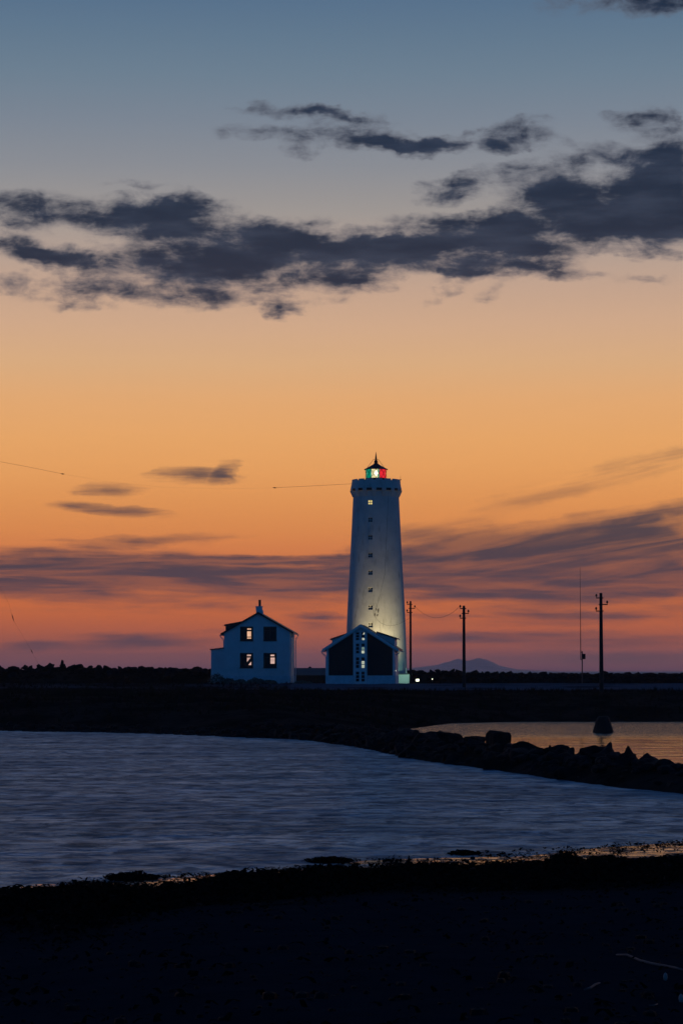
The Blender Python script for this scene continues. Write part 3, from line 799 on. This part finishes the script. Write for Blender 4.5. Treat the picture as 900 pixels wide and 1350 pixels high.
MB().lathe([(15.6*PX, z1-.03), (15.6*PX, z1+.03), (13*PX, tz(617.4)), (8*PX, tz(614.6)), (4*PX, tz(612.3)), (2*PX, tz(610.8)), (1.6*PX, tz(610.2))], 32, lx, cap=True).build('lantern_roof', M['lantern_metal'], lh, smooth=False)
MB().lathe([(.01, tz(611)), (1.7*PX, tz(610.4)), (2.5*PX, tz(608.8)), (1.9*PX, tz(607.2)), (.8*PX, tz(606.6)), (.8*PX, tz(606.2)), (1.25*PX, tz(605.8)), (1.1*PX, tz(603)), (.45*PX, tz(598)), (.12*PX, tz(595.6))], 14, lx).build('finial', M['lantern_metal'], lh, smooth=True)
rd = MB()
for k in range(4):
    a = R(70+90*k); rd.tube([(lx, 0, tz(605.4)), (lx+3.2*PX*math.sin(a), 3.2*PX*math.cos(a), tz(605.6)), (lx+12*PX*math.sin(a), 12*PX*math.cos(a), tz(616.6))], .022, 5)
rd.build('stay_rods', M['metal'], lh)
an = MB(); q = [TL(523.4, 634), TL(523.4, 632.4), TL(528, 632.4), TL(527.6, 627.5), TL(527.6, 637)]
an.tube([(q[0][0], 0, q[0][1]-.3), (q[1][0], 0, q[1][1])], .03, 6); an.tube([(q[1][0]-.02, 0, q[1][1]), (q[2][0], 0, q[2][1])], .03, 6)
an.tube([(q[3][0], 0, q[3][1]), (q[4][0], 0, q[4][1])], .014, 5)
for qq in (q[1], q[2]): an.lathe([(.01, qq[1]-.07), (.07, qq[1]), (.01, qq[1]+.07)], 8, qq[0])
an.build('gallery_antenna', M['metal'], lh)
# low annexe at the foot
p0, p1 = TL(520, 899), TL(540.5, 889.2)
MB().box(p0[0], p1[0], -3.6, 1, -.5, p1[1]).build('annexe', M['tower'], lh)
MB().box(p0[0]-.05, p1[0]+.08, -3.7, 1.1, p1[1], p1[1]+.09).build('annexe_cap', M['roof'], lh)
MB().tube([(TL(532.5, 0)[0], -3.2, p1[1]+.09), (TL(532.5, 0)[0], -3.2, tz(880.5))], .05, 8).build('vent_pipe', M['tower'], lh)

# ------------------------------------------------------------------ floodlights
def flood(px, py, Y_, size, label, aim):
    p = P(px, py, Y_)
    o = thing('floodlight', label, 'floodlight', (p.x, p.y, p.z))
    o.rotation_euler = (0, 0, aim)
    MB().box(-size, size, -.1, .12, -size*.7, size*.7).build('housing', M['metal'], o)
    MB().box(-size*.9, size*.9, -.125, -.105, -size*.6, size*.6).build('lens', M['flood'], o)
    MB().tube([(0, .02, -size*.7), (0, .02, -size*.7-.45)], .04, 6).build('bracket', M['metal'], o)
    return p
def spot(name, loc, target, power, col, ang, blend=1, rad_=.15):
    l = bpy.data.lights.new(name, 'SPOT'); l.energy = power; l.color = col; l.spot_size = R(ang); l.spot_blend = blend; l.shadow_soft_size = rad_
    o = bpy.data.objects.new(name, l); C.objects.link(o); o.location = loc
    o.rotation_euler = (Vector(target)-Vector(loc)).to_track_quat('-Z', 'Y').to_euler()
    return o
pf = flood(549.5, 896.7, 252.5, .2, 'bright floodlight glowing on the ground just right of the lighthouse', R(20))
flood(569.5, 895.2, 262, .06, 'tiny faint lamp on the ground beside the boulders, right of the bright floodlight', 0)
spot('floodlight_beam', (4.6, 250.1, 3.3), (4.0, 255.4, 8.2), 2900, (1,.77,.38), 73)
spot('annexe_beam', (pf.x-.6, pf.y-1.2, pf.z+.1), (5.6, 255.2, 5.0), 190, (.5,1,.78), 110)
gl = spot('ground_glow', (pf.x, pf.y-.4, pf.z+.5), (pf.x, pf.y-1.4, pf.z-.6), 6, (1,1,.75), 150)

# ------------------------------------------------------------------ poles
def pole(px, ytop, ybot, Y_, rt, rb, label, br, sc):
    b0 = P(px, ybot, Y_); top = P(px, ytop, Y_).z-b0.z; s = Y_/F
    o = thing('utility_pole', label, 'utility pole', b0, 0, 'utility poles')
    MB().tube([(0, 0, -.6), (0, 0, top*.5), (0, 0, top)], [rb, (rb+rt)/2, rt], 14).build('pole', M['wood'], o)
    ends = []
    for side, yb, len_ in br:
        z = P(px, yb, Y_).z-b0.z; x = side*len_*s
        a = MB(); hh = .055*sc
        a.box(min(-side*.25*sc, x), max(-side*.25*sc, x), -rt-.05, -rt+.03, z-hh, z+hh); ar = a.build('crossarm', M['wood'], o)
        MB().lathe([(.03*sc, z+hh), (.03*sc, z+.14*sc), (.10*sc, z+.16*sc), (.12*sc, z+.26*sc), (.08*sc, z+.3*sc), (.10*sc, z+.36*sc), (.02, z+.42*sc)], 10, x*.93, -rt).build('insulator', M['ceramic'], ar)
        ends.append(Vector((b0.x+x*.93, b0.y-rt, b0.z+z+.3*sc)))
    return ends
E1 = pole(541, 792.5, 900.5, 248, .10, .13, 'slim dark utility pole right beside the lighthouse', [(-1,796.7,4.6),(1,802,6),(-1,807.5,4.8)], .75)
E2 = pole(611.4, 798.5, 908, 226, .12, .17, 'middle utility pole, alone between the lighthouse pole and the whip antenna', [(-1,802.3,5.2),(1,808.7,6.3),(-1,815,5.4)], .8)
E3 = pole(792.3, 781.8, 910, 214, .13, .20, 'thick nearest utility pole at the right, taller than the others', [(-1,788.4,6.6),(1,797,8.6),(-1,805.6,7)], .85)
def sag(a, b, s, n=24):
    return [a.lerp(b, i/n) - Vector((0, 0, s*4*(i/n)*(1-i/n))) for i in range(n+1)]
tag(MB().tube(sag(E1[1], E2[0], 1.15), .013, 5).build('overhead_cable', M['metal']), 'slack overhead cable hanging between the two poles right of the lighthouse', 'cable')
# aerial cable in front of the tower
ac = thing('aerial_cable', 'thin cable with insulators hanging in front of the floodlit lower tower wall', 'cable', P(494, 808, 252.5))
o0 = Vector(ac.location)
def AL(x, y, Y_=252.5): return P(x, y, Y_)-o0
MB().tube([AL(512, 648, 254.5), AL(507, 757, 253), AL(500.5, 785), AL(495.8, 802)], .011, 5).build('upper_cable', M['metal'], ac)
MB().tube([AL(493.6, 812), AL(497, 817), AL(502, 821.3), AL(509, 824.3), AL(516, 825), AL(524, 823.3), AL(532, 819.5, 250), AL(541, 814, 248)], .011, 5).build('lower_cable', M['metal'], ac)
for (x0_, y0_, x1_, y1_) in ((495.8,801.6,495.4,804.6), (498.8,801.8,498.2,808), (493.8,808,493.6,812.4), (497.8,809.5,497,812.5)):
    a_, b_ = AL(x0_, y0_), AL(x1_, y1_); m_ = (a_+b_)/2
    MB().tube([a_, a_.lerp(b_, .2), m_, a_.lerp(b_, .8), b_], [.02, .045, .06, .045, .02], 8).build('insulator', M['ceramic'], ac)
MB().tube([AL(494.4,806), AL(498.6,803)], .014, 5).build('spreader', M['metal'], ac)

# radio mast (just outside the picture) with the aerial wire to the lighthouse and its guy
mo = P(-90, 897, 256)
mast = thing('radio_mast', 'slender lattice radio mast whose guy cable slants down at the far left', 'mast', mo)
ml = MB(); mh = P(-90, 585, 256).z-mo.z
for k in range(3):
    a = 2*math.pi*k/3; ml.tube([(.25*math.cos(a), .25*math.sin(a), 0), (.25*math.cos(a), .25*math.sin(a), mh)], .03, 5)
for i in range(int(mh)):
    for k in range(3):
        a, b2 = 2*math.pi*k/3, 2*math.pi*(k+1)/3
        ml.tube([(.25*math.cos(a), .25*math.sin(a), i), (.25*math.cos(b2), .25*math.sin(b2), i+1)], .012, 4)
ml.build('lattice', M['metal'], mast)
def mlc(x, y, Y_=256): return P(x, y, Y_)-mo
gy_pts = [(-90,600),(12,796),(16.5,811),(17.8,817),(40,854.5),(43.5,861.5),(62,896)]
MB().tube([mlc(*q_) for q_ in gy_pts], [.006]*7, 5).build('guy_cable', M['metal'], mast)
for a_, b_ in (((16,809.5),(18.6,819)), ((41,856),(43.6,861.6))):
    p_, q_ = mlc(*a_), mlc(*b_); MB().tube([p_, (p_+q_)/2, q_], [.02,.055,.02], 6).build('insulator', M['ceramic'], mast)
aw = thing('aerial_wire', 'long thin aerial wire running left from the lighthouse gallery', 'wire', P(462, 638, 258))
w0 = Vector(aw.location)
MB().tube([P(463.5,637.8,258)-w0, P(430,639.6,258)-w0, P(400,641.2,258)-w0, P(362,643,258)-w0], .013, 5).build('wire', M['metal'], aw)
MB().tube([P(362,643,258)-w0, P(300,644.5,258)-w0, P(220,642.5,258)-w0, P(150,636,258)-w0, P(84,625,258)-w0], .003, 4).build('nylon_line', M['metal'], aw)
MB().tube([P(84,625,258)-w0, P(40,616,258)-w0, P(0,608.5,257.5)-w0, P(-90,589,256)-w0], .012, 5).build('wire', M['metal'], aw)
for x_, y_ in ((362, 643), (83, 624.8)):
    p_ = P(x_-2.5, y_-.2, 258)-w0; q_ = P(x_+2.5, y_+.2, 258)-w0
    MB().tube([p_, p_.lerp(q_, .5), q_], [.02,.07,.02], 6).build('insulator', M['ceramic'], aw)
# whip antenna
wy0 = P(766.8, 897, 238); s = 238/F
wh = thing('whip_antenna', 'thin whip antenna with a small box on a post, left of the thick pole', 'antenna', wy0)
def wl(x, y): return P(x, y, 238)-wy0
MB().tube([Vector((0,0,-.3)), wl(766.8, 858.5)], .055, 8).build('post', M['metal'], wh)
MB().tube([wl(764.9, 870), wl(764.9, 858), wl(764.5, 800), wl(764, 748)], [.05,.045,.028,.014], 6).build('whip', M['metal'], wh)
br = MB(); 
for y_ in (860, 869.5): br.tube([wl(764.9, y_), wl(766.8, y_)], .03, 5)
br.build('bracket', M['metal'], wh)
a_ = wl(767.6, 869); b_ = wl(771, 862); MB().box(a_.x, b_.x, -.14, .12, a_.z, b_.z).build('equipment_box', M['wood'], wh)

# ------------------------------------------------------------------ boulders
def boulder_mesh(seed, m, flat=1., name='boulder', ang=.75):
    rnd = random.Random(seed); bm = bmesh.new()
    for i in range(rnd.choice((9,10,12))):
        v = Vector((rnd.gauss(0,1), rnd.gauss(0,1), rnd.gauss(0,1))).normalized()
        v *= rnd.uniform(ang, 1.0); v.z *= .82*flat; v.x *= rnd.uniform(.95,1.05); bm.verts.new(v*.58)
    r = bmesh.ops.convex_hull(bm, input=bm.verts)
    bmesh.ops.delete(bm, geom=[g for g in r['geom_interior'] if isinstance(g, bmesh.types.BMVert)], context='VERTS')
    bmesh.ops.triangulate(bm, faces=bm.faces)
    for _ in range(3):
        es = [e for e in bm.edges if e.calc_length() > .12]
        if es: bmesh.ops.subdivide_edges(bm, edges=es, cuts=1); bmesh.ops.triangulate(bm, faces=bm.faces)
    bmesh.ops.smooth_vert(bm, verts=bm.verts, factor=.3, use_axis_x=True, use_axis_y=True, use_axis_z=True)
    bmesh.ops.smooth_vert(bm, verts=bm.verts, factor=.15, use_axis_x=True, use_axis_y=True, use_axis_z=True)
    for v in bm.verts:
        n_ = noise.fractal(v.co*3+Vector((seed*3.1,0,0)), 1, 2, 4); v.co += v.co.normalized()*n_*.07
    me = bpy.data.meshes.new(name); bm.to_mesh(me); bm.free(); me.materials.append(m); me.shade_smooth()
    me.set_sharp_from_angle(angle=R(38))
    return me
BM = [boulder_mesh(i, M['rock']) for i in range(9)]
BW_M = [boulder_mesh(20+i, M['rockwet'], .9) for i in range(9)]
def put_rock(me, loc, sz, label, group, rnd, cat='boulder', name='boulder', tilt=.5):
    o = bpy.data.objects.new(name, me); C.objects.link(o); o.location = loc
    o.scale = sz; o.rotation_euler = (rnd.uniform(-tilt,tilt), rnd.uniform(-tilt,tilt), rnd.uniform(0,6.28))
    return tag(o, label, cat, group)
rnd = random.Random(5)
def seawall(px0, px1, step, top, Yc, who):
    x = P(px0, 884, Yc).x; xe = P(px1, 884, Yc).x
    while x < xe:
        px = 450+x/Yc*F
        s_ = rnd.uniform(.8, 1.25)*step
        tz_ = 4-(interp(top, px)+rnd.uniform(-1.4,1.4)-884)/F*Yc
        put_rock(rnd.choice(BM), (x, Yc+rnd.uniform(-.4,.5), tz_-.36*s_), (s_*1.15, s_, s_*rnd.uniform(.75,1.1)), f'dark boulder on the top row of the sea wall {who}', f'top boulders of the sea wall {who}', rnd)
        n_row = int(x*10) % 2
        if n_row: put_rock(rnd.choice(BM), (x+rnd.uniform(-.3,.3), Yc-1.1+rnd.uniform(-.3,.3), tz_-.36*s_-.6+rnd.uniform(-.12,.12)), (s_*1.25, s_, s_*.95), f'dark boulder on the lower row of the sea wall {who}', f'lower boulders of the sea wall {who}', rnd)
        x += s_*rnd.uniform(.66,.95)
seawall(-25, 277, 1.12, [(-60,876.5),(0,876.8),(22,875.8),(60,875.8),(80,875.5),(140,875.8),(200,878.5),(250,880),(290,881)], 266, 'left of the house')
seawall(392, 432, .95, [(380,881),(405,880.5),(432,883)], 268, 'behind the low shed')
seawall(545, 925, 1.0, [(545,881.5),(600,882.5),(660,884),(700,886),(800,886.2),(900,888),(960,888)], 267, 'right of the lighthouse')
put_rock(BM[3], P(80, 874.5, 265.6), (.8,.85,1.1), 'tall boulder standing highest on the sea wall at the left', None, rnd)
put_rock(BM[5], P(405, 881.5, 266.5), (1.3,1.1,.75), 'broad rounded boulder showing above the low shed roof', None, rnd, tilt=.1)

# breakwater
def along(path, d):
    for a, b in zip(path, path[1:]):
        L = math.hypot(b[0]-a[0], b[1]-a[1])
        if d <= L: return a[0]+(b[0]-a[0])*d/L, a[1]+(b[1]-a[1])*d/L, (b[0]-a[0])/L, (b[1]-a[1])/L
        d -= L
    return path[-1][0], path[-1][1], 1, 0
Ltot = sum(math.hypot(b[0]-a[0], b[1]-a[1]) for a, b in zip(BW, BW[1:]))
rnd = random.Random(11); d = 0.; cnt = 0
while d < Ltot-14 and cnt < 190:
    x, y, tx, ty = along(BW, d)
    big = .95 + .25*sstep(10, 45, d)
    for off, zz, nm in ((-1.35,.04,'front'), (-.5,.34,'front'), (.45,.58,'crest')):
        s_ = big*rnd.choice((rnd.uniform(.6,.9), rnd.uniform(.85,1.2), rnd.uniform(1.1,1.5)))*(1.0 if nm == 'crest' else .95)
        jx = rnd.uniform(-.35,.35); q = off+rnd.uniform(-.3,.3)
        X_ = x + tx*jx - ty*q*1.0; Y_ = y + ty*jx + tx*q*1.0
        zz_ = zz*(.75+.25*sstep(5, 40, d))
        lab = {'front': 'wet dark boulder on the bay side of the breakwater', 'crest': 'dark boulder on the crest of the breakwater', 'back': 'dark boulder on the lagoon side of the breakwater'}[nm]
        put_rock(rnd.choice(BW_M), (X_, Y_, zz_), (s_*1.1, s_*1.05, s_*.85), lab, {'front': 'bay side breakwater boulders', 'crest': 'breakwater crest boulders', 'back': 'lagoon side breakwater boulders'}[nm], rnd, tilt=.8)
        cnt += 1
    d += rnd.uniform(.78,1.2)*(.9+.2*sstep(10,45,d))
g = MB(); rnd = random.Random(23)
def rub(x, y, z, s_):
    b = len(g.v); n_ = 6; a0 = rnd.random()*6
    for h_, rr in ((-.35,.8), (.1,1.), (.45,.6)):
        for i in range(n_): a = a0+2*math.pi*i/n_; q_ = s_*rr*rnd.uniform(.75,1.15); g.v.append((x+q_*math.cos(a), y+q_*math.sin(a), z+s_*h_*rnd.uniform(.8,1.2)))
    g.v.append((x, y, z+s_*.58))
    for l_ in (0, n_):
        for i in range(n_): j = (i+1) % n_; g.f.append((b+l_+i, b+l_+j, b+l_+n_+j, b+l_+n_+i))
    for i in range(n_): g.f.append((b+2*n_+i, b+2*n_+(i+1) % n_, b+3*n_))
for _ in range(1500):
    x, y, tx, ty = along(BW, rnd.uniform(0, Ltot)); q = rnd.gauss(0, 1.1)
    rub(x-ty*q, y+tx*q, .50-.22*q*q+rnd.uniform(-.15,.28), rnd.uniform(.15,.36))
for _ in range(1500):
    y = 268+rnd.gauss(0, 1.1)-.8; x = rnd.choice((rnd.uniform(-46,-13), rnd.uniform(6.5,42)))
    rub(x, y, ground(x, y)[0]+rnd.uniform(-.1,.12), rnd.uniform(.18,.4))
struct(g.build('boulder_rubble', M['rockwet']), 'stuff')
# the square block and the hump that stand out on the crest
sb = P(657.5, 973, 108.5)
bk = MB(); bk.prism([(-.46,-.4,-.4),(.44,-.4,-.45),(.42,-.4,.22),(.30,-.4,.30),(-.38,-.4,.29),(-.47,-.4,.2)], (0,.85,0))
sbo = bk.build('stone_block', M['rockwet'], loc=sb)
bm = bmesh.new(); bm.from_mesh(sbo.data); bmesh.ops.triangulate(bm, faces=bm.faces)
for _ in range(3): bmesh.ops.subdivide_edges(bm, edges=[e for e in bm.edges if e.calc_length() > .12], cuts=1); bmesh.ops.triangulate(bm, faces=bm.faces)
bmesh.ops.smooth_vert(bm, verts=bm.verts, factor=.5, use_axis_x=True, use_axis_y=True, use_axis_z=True)
for v in bm.verts: v.co += Vector((noise.noise(v.co*3), noise.noise(v.co*3+Vector((9,0,0))), noise.noise(v.co*3+Vector((0,9,0)))))*.07
bm.to_mesh(sbo.data); bm.free(); sbo.rotation_euler = (.05,.06,.35)
tag(sbo, 'square flat topped stone block standing on the breakwater crest', 'stone block')
put_rock(BW_M[2], P(627, 975.5, 112), (1.9,1.3,1.15), 'large sloping boulder on the breakwater just left of the square block', None, rnd, tilt=.15)
put_rock(BW_M[4], P(852, 1006, 87), (1.1,1.0,1.0), 'round topped boulder rising highest on the breakwater at the right', None, rnd, tilt=.2)
put_rock(BW_M[6], P(822, 1035, 84), (1.1,.8,.42), 'low wave washed boulder lying just off the breakwater foot', None, rnd, tilt=.1)

# marker block in the lagoon
kb = Vector((P(794.5, 965.5, 155).x, 155, .02))
km = MB(); prof = [(.72,-.5),(.70,.05),(.64,.25),(.44,.85),(.38,1.0),(.30,1.06),(.001,1.08)]
km.lathe(prof, 10)
ko = km.build('concrete_marker', M['concrete'], loc=kb)
for v in ko.data.vertices: v.co += Vector((1,1,.3))*.05*noise.noise(v.co*2.3)
tag(ko, 'dark tapered concrete block standing in the calm lagoon', 'concrete block')

# ------------------------------------------------------------------ ground cover
def hit(x, y):
    d_ = ray(x, y); Y_ = 8.
    while Y_ < 120:
        p = Vector((0,0,EYE)) + d_*(Y_/d_.y)
        if ground(p.x, p.y)[0] >= p.z: return p
        Y_ += .1
    return p
def blades(mb, p, n, h, w_, lean, rnd):
    for _ in range(n):
        a = rnd.uniform(0, 6.28); l = lean*rnd.uniform(.2,1); hh = h*rnd.uniform(.5,1.1)
        bx, by = p[0]+rnd.uniform(-.12,.12), p[1]+rnd.uniform(-.12,.12)
        dx, dy = math.cos(a), math.sin(a)
        mb.poly([(bx-dy*w_, by+dx*w_, p[2]-.05), (bx+dy*w_, by-dx*w_, p[2]-.05), (bx+dx*l, by+dy*l, p[2]+hh)])
g = MB(); rnd = random.Random(3); k = 0
while k < 7000:
    x = rnd.uniform(-42, 44); y = rnd.uniform(160, 262)
    if y > 219 and (x > -3 or rnd.random() < .6) and y < 257: continue
    if not inside(x, y, LAND): continue
    z, wt, rdd, _ = ground(x, y)
    if wt > .3 or rdd > .5: continue
    blades(g, (x, y, z), 5, rnd.uniform(.18,.42), .035, .25, rnd); k += 1
struct(g.build('coarse_grass', M['grass']), 'stuff')
# pale bushes before the house
rnd = random.Random(8)
for i, (px, py, wd, hh, lab) in enumerate([(287,896,1.5,1.05,'pale shrub at the foot of the lean-to, tallest of its row'), (301,899,1.3,.6,'low pale shrub below the left corner of the house'),
      (316,900,1.4,.5,'low pale shrub under the lower left window of the house'), (337,901,1.7,.6,'round pale shrub before the middle of the house'),
      (356,902.5,1.3,.42,'small pale shrub below the lower right window of the house'), (399,900.5,1.6,.35,'flat pale shrub before the low shed')]):
    p = P(px, py, 243.5); z = ground(p.x, p.y)[0]
    lf = MB()
    for _ in range(900):
        v = Vector((rnd.gauss(0,1), rnd.gauss(0,1), abs(rnd.gauss(0,1)))).normalized()*rnd.uniform(.55,1)**.5
        f_ = 1+.28*noise.noise(v*3+Vector((i*7,0,0)))
        c_ = Vector((v.x*wd*.6*f_, v.y*.6*f_, v.z*hh*f_)); n_ = Vector((rnd.uniform(-1,1), rnd.uniform(-1,1), rnd.uniform(-1,1))).normalized()*.07
        m_ = n_.cross(Vector((rnd.random(), rnd.random(), .3))).normalized()*.045
        lf.poly([c_-n_, c_+m_, c_+n_, c_-m_])
    sh = thing('shrub', lab, 'shrub', (p.x, p.y, z-.05), 0, 'pale shrubs before the buildings')
    lf.build('foliage', M['shrub'], sh)
    st_ = MB()
    for _ in range(5): a = rnd.uniform(0,6.28); st_.tube([(0,0,0), (.3*wd*math.cos(a), .2*math.sin(a), hh*.7)], .02, 5)
    st_.build('stem', M['wood'], sh)
# seaweed wrack
g2 = MB(); g = MB(); rnd = random.Random(4)
def weed(g, p, s, rnd):
    a = rnd.uniform(0,6.28); n = 4; pts = []; w_ = s*rnd.uniform(.12,.3)
    dx, dy = math.cos(a), math.sin(a); prev = None
    zz = p[2]+rnd.uniform(-.01,.03)
    for i in range(n):
        t_ = i/(n-1); c_ = Vector((p[0]+dx*s*t_, p[1]+dy*s*t_, zz + s*.35*math.sin(math.pi*t_*rnd.uniform(.7,1)) ))
        q = Vector((-dy, dx, rnd.uniform(-.4,.4)))*w_*(1-.6*t_)
        b = len(g.v); g.v += [tuple(c_-q), tuple(c_+q)]
        if prev is not None: g.f.append((prev, prev+1, b+1, b))
        prev = b; dx, dy = dx+rnd.uniform(-.4,.4), dy+rnd.uniform(-.4,.4)
k = 0
while k < 9000:
    y = rnd.uniform(13, 54); x = rnd.uniform(-.165, .165)*y
    z, wt, _, wr = ground(x, y)
    if z < 0.01: continue
    pr = .9*wr + .05 + .03*wt
    if rnd.random() > pr: continue
    weed(g, (x, y, z), rnd.uniform(.05,.22)*(1 if wr > .4 else .6), rnd); k += 1
struct(g.build('seaweed_wrack', M['weed']), 'stuff')
for _ in range(220):
    x = rnd.uniform(-5, 9.5); ys_ = interp(SH, x); y = ys_ - abs(rnd.gauss(1.2, 1.3)) + .4
    z = max(ground(x, y)[0], 0.)
    for _k in range(rnd.randint(3, 16)): weed(g2, (x+rnd.gauss(0,.16), y+rnd.gauss(0,.12), z), rnd.uniform(.04,.12), rnd)
struct(g2.build('seaweed_scraps', M['weed']), 'stuff')
# heaps of seaweed
for (px, py, Y_, wd, hh, lab) in ((745,1133,49.5,.42,.24,'tallest heap of seaweed on the wet sand at the right'), (800,1131,49,.6,.13,'low wide seaweed heap right of the tallest heap'),
      (175,1158,46.9,.55,.1,'long low seaweed heap in the shallows at the left'), (435,1135,51,.5,.07,'flat seaweed heap at the middle of the water edge'), (612,1128,53,.35,.06,'small seaweed heap at the far edge of the glowing wet sand')):
    p = P(px, py, Y_); z = max(0, ground(p.x, Y_)[0])
    h_ = MB()
    for _ in range(420):
        r_ = rnd.random()**.6; a = rnd.uniform(0,6.28)
        X_, Yy = wd*r_*math.cos(a), wd*.8*r_*math.sin(a)
        weed(h_, (X_, Yy, hh*(1-r_*r_)*rnd.uniform(.2,1)), rnd.uniform(.05,.13), rnd)
    core = [(wd*.95,-.05)] + [(wd*.9*math.cos(q_), hh*.85*math.sin(q_)) for q_ in (0.1,.5,.9,1.3)] + [(.001, hh*.86)]
    h_.lathe(core, 12)
    tag(h_.build('seaweed_heap', M['weed'], loc=(p.x, Y_, z)), lab, 'seaweed', 'seaweed heaps at the water edge')
# pebbles
g = MB(); k = 0
def peb(g, x, y, z, s, rnd):
    b = len(g.v); h = s*rnd.uniform(.4,.8)
    for i in range(5): a = 2*math.pi*i/5+rnd.random()*.5; g.v.append((x+s*math.cos(a)*rnd.uniform(.7,1.1), y+s*math.sin(a)*rnd.uniform(.7,1.1), z-.02))
    for i in range(5): a = 2*math.pi*i/5+rnd.random()*.5; g.v.append((x+s*.7*math.cos(a), y+s*.7*math.sin(a), z+h*.7))
    g.v.append((x, y, z+h))
    for i in range(5): j = (i+1) % 5; g.f += [(b+i, b+j, b+5+j, b+5+i), (b+5+i, b+5+j, b+10)]
while k < 2600:
    if k % 4 == 0:
        x = rnd.uniform(-36, 2); y = rnd.uniform(140, 170); z, wt, _, _ = ground(x, y)
        if not (-.12 < z < .35): continue
        peb(g, x, y, z, rnd.uniform(.1,.38), rnd)
    else:
        y = rnd.uniform(14, 57); x = rnd.uniform(-.16,.16)*y; z, wt, _, wr = ground(x, y)
        if z < -.03: continue
        peb(g, x, y, z, rnd.uniform(.01,.035) if rnd.random() < .9 else rnd.uniform(.04,.08), rnd)
    k += 1
struct(g.build('pebbles', M['rockwet']), 'stuff')
# driftwood and bits near the camera
def stick(pts, r, lab, m='stick', name='driftwood_stick', cat='driftwood'):
    ps = []
    for x, y in pts: p = hit(x, y); ps.append(Vector((p.x, p.y, ground(p.x, p.y)[0]+r*.8)))
    o0_ = ps[0].copy(); n = len(ps)
    tag(MB().tube([p-o0_ for p in ps], [r*(.45+.55*math.sin(math.pi*(.15+.7*i/(n-1)))) for i in range(n)], 7).build(name, M[m], loc=o0_, smooth=True), lab, cat)
stick([(812,1261),(826,1263),(842,1268),(858,1272),(874,1275),(890,1278),(906,1283)], .012, 'long pale driftwood stick lying on the dark sand at the right')
stick([(770,1306),(778,1304),(784,1301),(790,1298)], .010, 'short pale driftwood twig below the long stick')
stick([(855,1330),(861,1329),(866,1326)], .006, 'tiny pale twig near the bottom right corner')
for px, py, lab in ((876.5,1294,'small upright pale shell below the long driftwood stick'), (897,1321,'pale shell at the bottom right edge of the beach')):
    p = hit(px, py); g = MB(); g.lathe([(.001,-.01),(.014,0),(.018,.02),(.012,.045),(.001,.055)], 9)
    so_ = g.build('shell', M['shell'], loc=(p.x, p.y, ground(p.x, p.y)[0]), smooth=True); tag(so_, lab, 'shell')

# ------------------------------------------------------------------ last afterglow of the sun
sun = bpy.data.lights.new('sun', 'SUN'); sun.energy = .015; sun.color = (1,.45,.3); sun.angle = R(12)
so2 = bpy.data.objects.new('sun', sun); C.objects.link(so2)
so2.rotation_euler = Vector((math.sin(R(6)), -math.cos(R(6)), -math.tan(R(3)))).to_track_quat('-Z', 'Y').to_euler()
